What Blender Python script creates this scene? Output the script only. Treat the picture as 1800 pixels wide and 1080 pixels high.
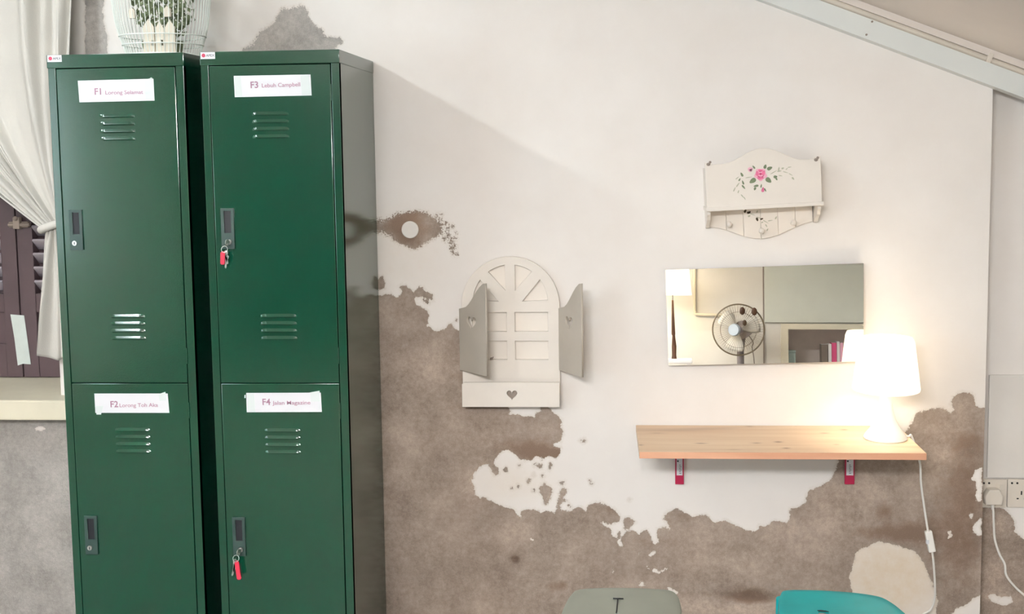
import bpy, bmesh, math, random
import numpy as np
from mathutils import Vector, Matrix
random.seed(7)
C = bpy.context.scene.collection
scene = bpy.context.scene
for o in list(bpy.data.objects): bpy.data.objects.remove(o)

# ------------------------------------------------------------------ camera
CAM = np.array([0.0, -3.65, 1.575]); F = 2100.0; PX = 900.0; PY = 456.864
_R = np.array([[0.99721683, 0.00664811, 0.07425898],
               [0.07325664, 0.0977688, -0.99250931],
               [-0.01385852, 0.99518695, 0.09700967]])
cam = bpy.data.cameras.new('camera'); camo = bpy.data.objects.new('camera', cam); C.objects.link(camo)
cam.sensor_fit = 'HORIZONTAL'; cam.sensor_width = 36.0; cam.lens = 36.0 * F / 1800
cam.shift_y = -(540 - PY) / 1800.0
cam.clip_start = 0.05; cam.clip_end = 100
camo.matrix_world = Matrix([[*_R[0], CAM[0]], [*_R[1], CAM[1]], [*_R[2], CAM[2]], [0, 0, 0, 1]])
scene.camera = camo

# ------------------------------------------------------------------ light and exposure
scene.view_settings.view_transform = 'Standard'; scene.view_settings.look = 'None'
scene.view_settings.gamma = 1.0; scene.view_settings.use_curve_mapping = False
scene.view_settings.exposure = 0.60
w = bpy.data.worlds.new('world'); scene.world = w; w.use_nodes = True
w.node_tree.nodes['Background'].inputs[0].default_value = (0.75, 0.85, 1, 1)
w.node_tree.nodes['Background'].inputs[1].default_value = 0.15

def area(name, loc, rot, sx, sy, power, col):
    l = bpy.data.lights.new(name, 'AREA'); l.shape = 'RECTANGLE'; l.size = sx; l.size_y = sy
    l.energy = power; l.color = col
    o = bpy.data.objects.new(name, l); o.location = loc; o.rotation_euler = rot; C.objects.link(o); return o
TUBE_COL = (0.86, 0.96, 1.0)
area('tube_light_source', (-1.87, -1.15, 2.50), (0, math.radians(-30), 0), 0.05, 0.55, 9, TUBE_COL)
area('added_fill_down', (-0.5, -4.2, 2.22), (math.radians(18), 0, 0), 1.15, 0.35, 100, (0.95, 0.955, 0.965))  # added unseen fill from behind the camera
area('added_fill_up', (-0.5, -4.2, 2.33), (math.radians(180), 0, 0), 1.15, 0.35, 300, (0.95, 0.955, 0.965))  # added fill, bounced off the ceiling
area('window_daylight', (-3.3, -3.6, 1.5), (0, math.radians(-90), 0), 1.1, 1.2, 22, (0.74, 0.90, 1.0))
def point(name, loc, power, col, r):
    l = bpy.data.lights.new(name, 'POINT'); l.energy = power; l.color = col; l.shadow_soft_size = r
    o = bpy.data.objects.new(name, l); o.location = loc; C.objects.link(o); return o
point('table_lamp_light', (0.822, -0.16, 0.915), 6.5, (1.0, 0.86, 0.70), 0.03)

# ------------------------------------------------------------------ placing helpers
def ray(x, y):
    c = np.array([x - PX, -(y - PY), -F]); r = _R @ c; return r / np.linalg.norm(r)
def P(x, y, Y=0.0):                     # point seen at pixel x, y in the vertical plane at depth Y
    r = ray(x, y); return Vector(CAM + r * ((Y - CAM[1]) / r[1]))
def Pz(x, y, z):                        # same on a horizontal plane
    r = ray(x, y); return Vector(CAM + r * ((z - CAM[2]) / r[2]))
MC = np.array([.493, -.026, 1.045]); _a, _b = math.radians(4), math.radians(2)
MN = np.array([-math.sin(_b) * math.cos(_a), -math.cos(_b) * math.cos(_a), math.sin(_a)])
def Pmir(x, y):                         # point of the mirror's glass
    r = ray(x, y); return Vector(CAM + r * (np.dot(MC - CAM, MN) / np.dot(r, MN)))
def PM(x, y, Y):                        # point of the room seen in the mirror, at depth Y
    r = ray(x, y); h = CAM + r * (np.dot(MC - CAM, MN) / np.dot(r, MN))
    r2 = r - 2 * np.dot(r, MN) * MN; return Vector(h + r2 * ((Y - h[1]) / r2[1]))

# ------------------------------------------------------------------ materials
def srgb(r, g, b):
    f = lambda c: ((c / 255.0 + 0.055) / 1.055) ** 2.4 if c > 10.3 else c / 255.0 / 12.92
    return (f(r), f(g), f(b), 1)
def mat(name, col, rough=0.6, metal=0.0, var=0.06, scale=8.0, bump=0.0, bscale=60.0, coat=0.0, trans=0.0, emit=0.0, ecol=None, spec=0.5):
    m = bpy.data.materials.new(name); m.use_nodes = True; nt = m.node_tree; b = nt.nodes['Principled BSDF']
    tc = nt.nodes.new('ShaderNodeTexCoord'); n = nt.nodes.new('ShaderNodeTexNoise')
    n.inputs['Scale'].default_value = scale; n.inputs['Detail'].default_value = 5
    nt.links.new(tc.outputs['Object'], n.inputs['Vector'])
    r = nt.nodes.new('ShaderNodeValToRGB'); r.color_ramp.elements[0].position = .3; r.color_ramp.elements[1].position = .7
    r.color_ramp.elements[0].color = [c * (1 - var) for c in col[:3]] + [1]
    r.color_ramp.elements[1].color = [min(1, c * (1 + var)) for c in col[:3]] + [1]
    nt.links.new(n.outputs['Fac'], r.inputs[0]); nt.links.new(r.outputs[0], b.inputs['Base Color'])
    b.inputs['Roughness'].default_value = rough; b.inputs['Metallic'].default_value = metal
    b.inputs['Coat Weight'].default_value = coat; b.inputs['Coat Roughness'].default_value = 0.06
    b.inputs['Specular IOR Level'].default_value = spec
    b.inputs['Transmission Weight'].default_value = trans
    if emit:
        b.inputs['Emission Color'].default_value = ecol or col; b.inputs['Emission Strength'].default_value = emit
    if bump:
        n2 = nt.nodes.new('ShaderNodeTexNoise'); n2.inputs['Scale'].default_value = bscale; n2.inputs['Detail'].default_value = 6
        nt.links.new(tc.outputs['Object'], n2.inputs['Vector'])
        bp = nt.nodes.new('ShaderNodeBump'); bp.inputs['Strength'].default_value = bump; bp.inputs['Distance'].default_value = 0.004
        nt.links.new(n2.outputs['Fac'], bp.inputs['Height']); nt.links.new(bp.outputs[0], b.inputs['Normal'])
    return m
M = {}
M['paint'] = mat('white_wall_paint', srgb(226, 222, 216), .75, bump=.15, bscale=25, var=.03)
M['beam'] = mat('grey_white_beam', srgb(222, 226, 224), .5, var=.03, scale=3)
M['ceiling'] = mat('ceiling_paint', srgb(228, 219, 211), .8, var=.03, scale=3)
M['conduit'] = mat('cream_conduit', srgb(226, 218, 206), .45)
M['green'] = mat('green_locker_enamel', srgb(2, 60, 42), .15, var=.03, bump=.02, bscale=350)
M['green'].node_tree.nodes['Principled BSDF'].inputs['IOR'].default_value = 1.72
M['green_side'] = M['green']
M['darkgap'] = mat('dark_locker_inside', srgb(22, 40, 34), .8)
M['plastic_black'] = mat('charcoal_plastic', srgb(44, 66, 62), .4)
M['recess'] = mat('black_recess', srgb(20, 24, 30), .5)
M['chrome'] = mat('worn_chrome', srgb(205, 208, 205), .28, metal=.9)
M['paper'] = mat('paper_label', srgb(216, 217, 222), .7, spec=.2, var=.02)
M['tape'] = mat('clear_tape', srgb(206, 214, 214), .6, spec=.2, var=.03)
M['ink'] = mat('faded_pink_ink', srgb(172, 128, 150), .7)
M['ink2'] = mat('grey_pink_ink', srgb(158, 118, 140), .7)
M['sticker_red'] = mat('brand_red', srgb(190, 60, 90), .5)
M['sticker_ink'] = mat('brand_black', srgb(40, 40, 50), .5)
M['red_tag'] = mat('red_key_tag', srgb(205, 50, 75), .35)
M['cream'] = mat('cream_painted_wood', srgb(231, 224, 215), .5, bump=.1, bscale=30, var=.03)
M['cream_in'] = mat('cream_painted_board', srgb(236, 228, 218), .55, var=.03)
M['shaded_wood'] = mat('shaded_grey_shutter', srgb(190, 182, 170), .55, bump=.1, bscale=30)  # grey colour stands in for shade on faces turned from the lamp
M['heart'] = mat('taupe_heart', srgb(150, 138, 128), .7)
M['brass'] = mat('dark_brass', srgb(110, 92, 70), .4, metal=.8)
M['white_plastic'] = mat('white_plastic', srgb(238, 236, 230), .35, var=.02)
M['socket'] = mat('ivory_socket', srgb(222, 214, 202), .35, var=.02)
M['black'] = mat('black_detail', srgb(30, 28, 28), .5)
M['crimson'] = mat('crimson_bracket', srgb(186, 32, 78), .4)
M['darkred'] = mat('dark_crimson', srgb(120, 24, 44), .5)
M['shutter'] = mat('dark_brown_shutter', srgb(84, 68, 72), .45, var=.12, scale=5, bump=.2, bscale=40)
M['slat'] = mat('mauve_grey_lit_slat', srgb(176, 170, 178), .3, var=.1)  # pale colour carries the cool light falling on the slats
M['curtain'] = mat('off_white_cotton', srgb(208, 205, 198), .95, var=.04, bump=.25, bscale=400)
M['masking'] = mat('masking_tape', srgb(206, 216, 212), .6, var=.05, scale=30)
M['teal'] = mat('teal_plastic', srgb(6, 158, 160), .4, var=.08, scale=12)
M['greystool'] = mat('grey_green_plastic', srgb(138, 142, 130), .45, var=.06)
M['floor'] = mat('floor_boards', srgb(112, 104, 96), .5, var=.15)
M['dark_panel'] = mat('added_dark_brown', srgb(70, 62, 58), .6)
M['rear'] = mat('rear_wall_paint', srgb(228, 224, 216), .75, var=.02)
M['panel'] = mat('white_bunk_panel', srgb(216, 218, 206), .6, var=.02)
M['frame'] = mat('cream_bunk_frame', srgb(228, 220, 198), .6, var=.02)
M['niche'] = mat('grey_brown_niche', srgb(228, 216, 208), .8)
M['fan_grey'] = mat('fan_grey_plastic', srgb(150, 140, 140), .4)
M['fan_wire'] = mat('fan_brown_wire', srgb(118, 104, 82), .4)
M['fan_light'] = mat('fan_light_hub', srgb(190, 200, 210), .3)
M['fan_blade'] = mat('fan_pale_blade', srgb(232, 226, 214), .6)
M['darkbrown'] = mat('dark_brown_wood', srgb(78, 48, 26), .5)
M['pink'] = mat('pink_cover', srgb(216, 84, 130), .5)
M['wht'] = mat('white_cover', srgb(232, 228, 226), .5)
M['greybook'] = mat('grey_cover', srgb(120, 108, 98), .6)
M['paleblue'] = mat('pale_teal_box', srgb(186, 206, 202), .5)
M['wire'] = mat('white_cage_wire', srgb(232, 238, 232), .4)
M['wire2'] = mat('beige_cage_panel', srgb(220, 212, 196), .55)
M['leaf'] = mat('dull_green_foliage', srgb(128, 140, 108), .7, var=.3, scale=40)
M['leaf2'] = mat('sage_foliage', srgb(128, 138, 108), .7, var=.3, scale=40)
M['rose'] = mat('rose_pink', srgb(232, 120, 160), .6, var=.15, scale=120)
M['rose_light'] = mat('rose_pale', srgb(240, 180, 200), .6)
M['rose_dark'] = mat('rose_deep', srgb(206, 76, 122), .6)
M['olive'] = mat('painted_leaf', srgb(120, 134, 104), .6, var=.15, scale=80)
M['olive2'] = mat('painted_leaf_pale', srgb(182, 182, 160), .6)
M['vine'] = mat('painted_vine_dark', srgb(70, 56, 30), .6)

def mat_mirror():
    m = mat('mirror_glass', (0.93, 0.94, 0.92, 1), 0.0, metal=1.0, var=0); return m
M['mirror'] = mat_mirror()

def mat_shade():
    m = bpy.data.materials.new('glowing_white_shade'); m.use_nodes = True; nt = m.node_tree; nt.nodes.clear()
    out = nt.nodes.new('ShaderNodeOutputMaterial'); d = nt.nodes.new('ShaderNodeBsdfDiffuse'); t = nt.nodes.new('ShaderNodeBsdfTranslucent')
    mx = nt.nodes.new('ShaderNodeMixShader'); mx.inputs[0].default_value = .6
    d.inputs[0].default_value = (.9, .88, .82, 1); t.inputs[0].default_value = (.95, .9, .82, 1)
    e = nt.nodes.new('ShaderNodeEmission'); e.inputs[0].default_value = (1, .9, .72, 1); e.inputs[1].default_value = .35
    ad = nt.nodes.new('ShaderNodeAddShader')
    nt.links.new(d.outputs[0], mx.inputs[1]); nt.links.new(t.outputs[0], mx.inputs[2])
    nt.links.new(mx.outputs[0], ad.inputs[0]); nt.links.new(e.outputs[0], ad.inputs[1]); nt.links.new(ad.outputs[0], out.inputs[0]); return m
M['shade'] = mat_shade()
def mat_emit(name, col, s):
    return mat(name, col, .4, emit=s, ecol=col)
M['bulb'] = mat_emit('bulb_glow', (1, .85, .65, 1), 12)
M['tube'] = mat_emit('fluorescent_tube', (.88, .96, 1, 1), 6)
M['daylight'] = mat_emit('daylit_pane', (.72, .88, 1, 1), 1.3)

def mat_wood(name, c1, c2, c3):
    m = bpy.data.materials.new(name); m.use_nodes = True; nt = m.node_tree; b = nt.nodes['Principled BSDF']; L = nt.links.new
    g = nt.nodes.new('ShaderNodeTexCoord'); mp = nt.nodes.new('ShaderNodeMapping'); mp.inputs['Scale'].default_value = (1.3, 16, 16)
    L(g.outputs['Object'], mp.inputs[0]); n = nt.nodes.new('ShaderNodeTexNoise'); n.inputs['Scale'].default_value = 1.6; n.inputs['Detail'].default_value = 5
    n.inputs['Distortion'].default_value = .4
    L(mp.outputs[0], n.inputs['Vector']); r = nt.nodes.new('ShaderNodeValToRGB')
    r.color_ramp.elements[0].position = .32; r.color_ramp.elements[0].color = c1
    r.color_ramp.elements[1].position = .68; r.color_ramp.elements[1].color = c2
    L(n.outputs['Fac'], r.inputs[0])
    at = nt.nodes.new('ShaderNodeAttribute'); at.attribute_name = 'knot'
    mx = nt.nodes.new('ShaderNodeMix'); mx.data_type = 'RGBA'; L(at.outputs['Fac'], mx.inputs['Factor'])
    L(r.outputs[0], mx.inputs['A']); mx.inputs['B'].default_value = c3
    L(mx.outputs['Result'], b.inputs['Base Color']); b.inputs['Roughness'].default_value = .45
    return m
M['pine'] = mat_wood('knotty_pine', srgb(214, 182, 148), srgb(230, 204, 172), srgb(140, 98, 70))
M['pine_edge'] = mat_wood('pine_front_edge', srgb(214, 154, 122), srgb(226, 174, 142), srgb(150, 90, 60))

def mat_wall():
    m = bpy.data.materials.new('peeling_painted_plaster'); m.use_nodes = True; nt = m.node_tree; b = nt.nodes['Principled BSDF']; L = nt.links.new
    def N(t, **k):
        n = nt.nodes.new(t)
        for a, v in k.items(): n.inputs[a].default_value = v
        return n
    def math_(op, a, c=None, clamp=False):
        n = nt.nodes.new('ShaderNodeMath'); n.operation = op; n.use_clamp = clamp
        for i, v in enumerate((a, c)):
            if v is None: continue
            if isinstance(v, (int, float)): n.inputs[i].default_value = v
            else: L(v, n.inputs[i])
        return n.outputs[0]
    def att(nm):
        a = nt.nodes.new('ShaderNodeAttribute'); a.attribute_name = nm; return a.outputs['Fac']
    g = nt.nodes.new('ShaderNodeTexCoord').outputs['Object']
    def noise(s, d=5, r=.55):
        n = N('ShaderNodeTexNoise', Scale=s, Detail=d, Roughness=r); L(g, n.inputs['Vector']); return n.outputs['Fac']
    n1 = math_('SUBTRACT', noise(42, 8, .74), .5); n2 = math_('SUBTRACT', noise(190, 5, .7), .5)
    e = math_('ADD', math_('MULTIPLY', n1, .034), math_('MULTIPLY', n2, math_('ADD', math_('MULTIPLY', att('rag'), .075), .008)))
    f = math_('ADD', att('peel'), e)
    mask = math_('ADD', math_('MULTIPLY', f, 900.0), .5, True)
    # bare plaster colour
    base = nt.nodes.new('ShaderNodeValToRGB'); cr = base.color_ramp
    cr.elements[0].position = .30; cr.elements[0].color = srgb(126, 112, 101)
    cr.elements[1].position = .70; cr.elements[1].color = srgb(180, 165, 152)
    k = math_('ADD', math_('MULTIPLY', math_('ADD', math_('MULTIPLY', math_('SUBTRACT', noise(7, 10, .72), .5), 1.5), .5), .6), math_('MULTIPLY', math_('ADD', math_('MULTIPLY', math_('SUBTRACT', noise(70, 8, .78), .5), 1.6), .5), .4)); L(k, base.inputs[0])
    mb = nt.nodes.new('ShaderNodeMix'); mb.data_type = 'RGBA'
    br = math_('MULTIPLY', math_('SUBTRACT', math_('ADD', att('brown'), math_('MULTIPLY', math_('SUBTRACT', noise(26, 9, .72), .5), 1.7)), .38), 1.5, True); L(br, mb.inputs['Factor']); gm = nt.nodes.new('ShaderNodeMix'); gm.data_type = 'RGBA'; L(att('rough'), gm.inputs['Factor']); L(base.outputs[0], gm.inputs['A']); gg = nt.nodes.new('ShaderNodeValToRGB'); gg.color_ramp.elements[0].position = .3; gg.color_ramp.elements[0].color = srgb(146, 144, 140); gg.color_ramp.elements[1].position = .7; gg.color_ramp.elements[1].color = srgb(190, 188, 184); L(k, gg.inputs[0]); L(gg.outputs[0], gm.inputs['B']); L(gm.outputs['Result'], mb.inputs['A']); mb.inputs['B'].default_value = srgb(130, 110, 95)
    tone = math_('ADD', math_('MULTIPLY', math_('MULTIPLY', att('tone'), math_('ADD', math_('MULTIPLY', math_('SUBTRACT', noise(26, 9, .75), .5), 4.5), 1.0, True)), .55), 1.0)
    sp = math_('ADD', math_('MULTIPLY', math_('SUBTRACT', noise(420, 3, .7), .5), .85), 1.0)
    tt = math_('MULTIPLY', tone, sp)
    mu = nt.nodes.new('ShaderNodeMix'); mu.data_type = 'RGBA'; mu.blend_type = 'MULTIPLY'; mu.inputs['Factor'].default_value = 1
    cb = nt.nodes.new('ShaderNodeCombineColor'); [L(tt, cb.inputs[i]) for i in range(3)]
    L(mb.outputs['Result'], mu.inputs['A']); L(cb.outputs[0], mu.inputs['B'])
    # pale flecks left on the plaster
    fl = math_('MULTIPLY', math_('SUBTRACT', noise(48, 10, .85), .585), 11.0, True)
    mf = nt.nodes.new('ShaderNodeMix'); mf.data_type = 'RGBA'; L(math_('MULTIPLY', fl, .5), mf.inputs['Factor']); L(mu.outputs['Result'], mf.inputs['A']); mf.inputs['B'].default_value = srgb(206, 196, 182)
    # paint
    pn = nt.nodes.new('ShaderNodeValToRGB'); pr = pn.color_ramp
    pr.elements[0].position = .3; pr.elements[0].color = srgb(234, 229, 224); pr.elements[1].position = .7; pr.elements[1].color = srgb(239, 235, 231)
    L(noise(5, 5, .6), pn.inputs[0])
    # paint gets thin and dirty right at a broken edge
    edge = math_('MULTIPLY', math_('ADD', math_('MULTIPLY', f, 110.0), 1.0), .35, True)
    me = nt.nodes.new('ShaderNodeMix'); me.data_type = 'RGBA'; L(edge, me.inputs['Factor']); cm = nt.nodes.new('ShaderNodeMix'); cm.data_type = 'RGBA'; L(math_('MULTIPLY', att('cream'), math_('ADD', noise(30, 6, .7), .2), True), cm.inputs['Factor']); L(pn.outputs[0], cm.inputs['A']); cm.inputs['B'].default_value = srgb(218, 200, 174); L(cm.outputs['Result'], me.inputs['A']); me.inputs['B'].default_value = srgb(196, 184, 168)
    mx = nt.nodes.new('ShaderNodeMix'); mx.data_type = 'RGBA'; L(mask, mx.inputs['Factor']); L(me.outputs['Result'], mx.inputs['A']); L(mf.outputs['Result'], mx.inputs['B'])
    L(mx.outputs['Result'], b.inputs['Base Color']); b.inputs['Roughness'].default_value = .85; b.inputs['Specular IOR Level'].default_value = .25
    rough = att('rough')
    h = math_('SUBTRACT', math_('MULTIPLY', math_('ADD', math_('MULTIPLY', noise(130, 8, .7), math_('ADD', math_('MULTIPLY', rough, 2.2), .5)), math_('MULTIPLY', noise(22, 6, .6), math_('MULTIPLY', rough, 5.0))), mask), math_('MULTIPLY', mask, .7))
    h2 = math_('ADD', h, math_('MULTIPLY', noise(12, 4, .5), .3))
    bp = N('ShaderNodeBump', Strength=.55, Distance=.0022); L(h2, bp.inputs['Height']); L(bp.outputs[0], b.inputs['Normal'])
    return m
M['wall'] = mat_wall()

# ------------------------------------------------------------------ mesh helpers
class MB:
    def __init__(s): s.b = bmesh.new()
    def box(s, x0, x1, y0, y1, z0, z1, bev=0.0, rot=None, mi=0):
        t = bmesh.new(); bmesh.ops.create_cube(t, size=1)
        for v in t.verts: v.co = Vector((x0 + (v.co.x + .5) * (x1 - x0), y0 + (v.co.y + .5) * (y1 - y0), z0 + (v.co.z + .5) * (z1 - z0)))
        if bev: bmesh.ops.bevel(t, geom=t.edges[:], offset=bev, segments=2, profile=.6, affect='EDGES')
        if rot: bmesh.ops.transform(t, matrix=rot, verts=t.verts)
        for f in t.faces: f.material_index = mi
        s.merge(t); return s
    def merge(s, t):
        me = bpy.data.meshes.new('tmp'); t.to_mesh(me); t.free(); s.b.from_mesh(me); bpy.data.meshes.remove(me)
    def mesh(s, me, mtx=None):
        if mtx: me.transform(mtx)
        s.b.from_mesh(me); bpy.data.meshes.remove(me); return s
    def cyl(s, p0, p1, r0, r1=None, n=20, cap=True):
        p0, p1 = Vector(p0), Vector(p1); d = p1 - p0; r1 = r0 if r1 is None else r1
        t = bmesh.new(); bmesh.ops.create_cone(t, cap_ends=cap, segments=n, radius1=r0, radius2=r1, depth=d.length)
        q = d.to_track_quat('Z', 'Y').to_matrix().to_4x4()
        bmesh.ops.transform(t, matrix=Matrix.Translation((p0 + p1) / 2) @ q, verts=t.verts); s.merge(t); return s
    def ball(s, c, r, sc=(1, 1, 1), n=14):
        t = bmesh.new(); bmesh.ops.create_uvsphere(t, u_segments=n, v_segments=max(6, n // 2), radius=r)
        for v in t.verts: v.co = Vector((v.co.x * sc[0], v.co.y * sc[1], v.co.z * sc[2])) + Vector(c)
        s.merge(t); return s
    def lathe(s, prof, c=(0, 0, 0), n=32, ax='Z', close=False):
        vs = []
        for i in range(n):
            a = 2 * math.pi * i / n; row = []
            for r, h in prof:
                p = (r * math.cos(a), r * math.sin(a), h) if ax == 'Z' else (r * math.cos(a), h, r * math.sin(a))
                row.append(s.b.verts.new(Vector(p) + Vector(c)))
            vs.append(row)
        m = len(prof)
        for i in range(n):
            for j in range(m if close else m - 1):
                try: s.b.faces.new((vs[i][j], vs[(i + 1) % n][j], vs[(i + 1) % n][(j + 1) % m], vs[i][(j + 1) % m]))
                except ValueError: pass
        return s
    def tube(s, pts, r, n=8, closed=False, sub=1):
        pts = [Vector(p) for p in pts]
        if sub > 1:
            q = []; N = len(pts)
            rng = N if closed else N - 1
            for i in range(rng):
                a, b2 = pts[(i - 1) % N if closed else max(0, i - 1)], pts[i]; c2, d = pts[(i + 1) % N], pts[(i + 2) % N if closed else min(N - 1, i + 2)]
                for k in range(sub):
                    t = k / sub; q.append(.5 * ((2 * b2) + (c2 - a) * t + (2 * a - 5 * b2 + 4 * c2 - d) * t * t + (-a + 3 * b2 - 3 * c2 + d) * t ** 3))
            if not closed: q.append(pts[-1])
            pts = q
        N = len(pts); rings = []; up = None
        for i, p in enumerate(pts):
            t = (pts[(i + 1) % N] - pts[i - 1]) if closed else (pts[min(i + 1, N - 1)] - pts[max(i - 1, 0)])
            t.normalize()
            if up is None: up = t.orthogonal().normalized()
            else:
                up = up - t * up.dot(t); up = up.normalized() if up.length > 1e-6 else t.orthogonal().normalized()
            w2 = t.cross(up); rr = r[i] if isinstance(r, list) else r
            rings.append([s.b.verts.new(p + rr * (math.cos(2 * math.pi * k / n) * up + math.sin(2 * math.pi * k / n) * w2)) for k in range(n)])
        for i in range(N if closed else N - 1):
            for k in range(n): s.b.faces.new((rings[i][k], rings[i][(k + 1) % n], rings[(i + 1) % N][(k + 1) % n], rings[(i + 1) % N][k]))
        if not closed:
            s.b.faces.new(rings[0][::-1]); s.b.faces.new(rings[-1])
        return s
    def build(s, name, material, parent=None, smooth=True, label=None):
        bmesh.ops.recalc_face_normals(s.b, faces=s.b.faces)
        me = bpy.data.meshes.new(name); s.b.to_mesh(me); s.b.free()
        for mm in (material if isinstance(material, list) else [material]): me.materials.append(mm)
        o = bpy.data.objects.new(name, me); C.objects.link(o)
        if smooth:
            me.set_sharp_from_angle(angle=math.radians(38))
            for p in me.polygons: p.use_smooth = not (p.area > 2e-5 and max(abs(c) for c in p.normal) > .9999)
        if parent:
            o.parent = parent
            o.matrix_parent_inverse = Matrix.Identity(4)
            w0 = world(parent); me.transform(w0.inverted())
        if label: o['label'] = label
        return o
def world(o):
    m = o.matrix_basis.copy()
    return (world(o.parent) @ m) if o.parent else m
def tag(o, label, cat, group=None, kind=None):
    if label: o['label'] = label
    if cat: o['category'] = cat
    if group: o['group'] = group
    if kind: o['kind'] = kind
    return o
def empty(name, loc, label, cat, group=None):
    o = bpy.data.objects.new(name, None); o.location = loc; o.empty_display_size = .05; C.objects.link(o)
    return tag(o, label, cat, group)
def struct(o): o['kind'] = 'structure'; return o
FRONT = Matrix(((1, 0, 0, 0), (0, 0, -1, 0), (0, 1, 0, 0), (0, 0, 0, 1)))   # 2-D x,y -> x,z ; its thickness towards the viewer
def plate(outer, holes, t, y, bev=0.0, mtx=None):
    """flat board with holes: outline in x,z, back at y, thickness t towards -Y"""
    cu = bpy.data.curves.new('c', 'CURVE'); cu.dimensions = '2D'; cu.fill_mode = 'BOTH'; cu.extrude = t / 2; cu.bevel_depth = bev; cu.bevel_resolution = 1
    for pts in [outer] + holes:
        sp = cu.splines.new('POLY'); sp.points.add(len(pts) - 1); sp.use_cyclic_u = True
        for i, p in enumerate(pts): sp.points[i].co = (p[0], p[1], 0, 1)
    o = bpy.data.objects.new('c', cu); C.objects.link(o); dg = bpy.context.evaluated_depsgraph_get()
    me = bpy.data.meshes.new_from_object(o.evaluated_get(dg)); bpy.data.objects.remove(o); bpy.data.curves.remove(cu)
    me.transform(Matrix.Translation((0, y - t / 2, 0)) @ FRONT)
    if mtx: me.transform(mtx)
    return me
def text_mesh(s, size, mtx, thick=.0002, spacing=1.0, bold=0.0):
    cu = bpy.data.curves.new('t', 'FONT'); cu.body = s; cu.size = size; cu.extrude = thick; cu.space_character = spacing; cu.offset = bold; cu.resolution_u = 3
    o = bpy.data.objects.new('t', cu); C.objects.link(o); dg = bpy.context.evaluated_depsgraph_get()
    me = bpy.data.meshes.new_from_object(o.evaluated_get(dg)); bpy.data.objects.remove(o); bpy.data.curves.remove(cu)
    me.transform(mtx @ FRONT); return me
def ell(cx, cz, rx, rz, n=20, a0=0.0):
    return [(cx + rx * math.cos(a0 + 2 * math.pi * i / n), cz + rz * math.sin(a0 + 2 * math.pi * i / n)) for i in range(n)]
def heart(cx, cz, w_, h_):
    out = []
    for i in range(28):
        t = 2 * math.pi * i / 28; x = 16 * math.sin(t) ** 3; y = 13 * math.cos(t) - 5 * math.cos(2 * t) - 2 * math.cos(3 * t) - math.cos(4 * t)
        out.append((cx + x / 32 * w_, cz + (y + 2.5) / 29 * h_))
    return out

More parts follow.
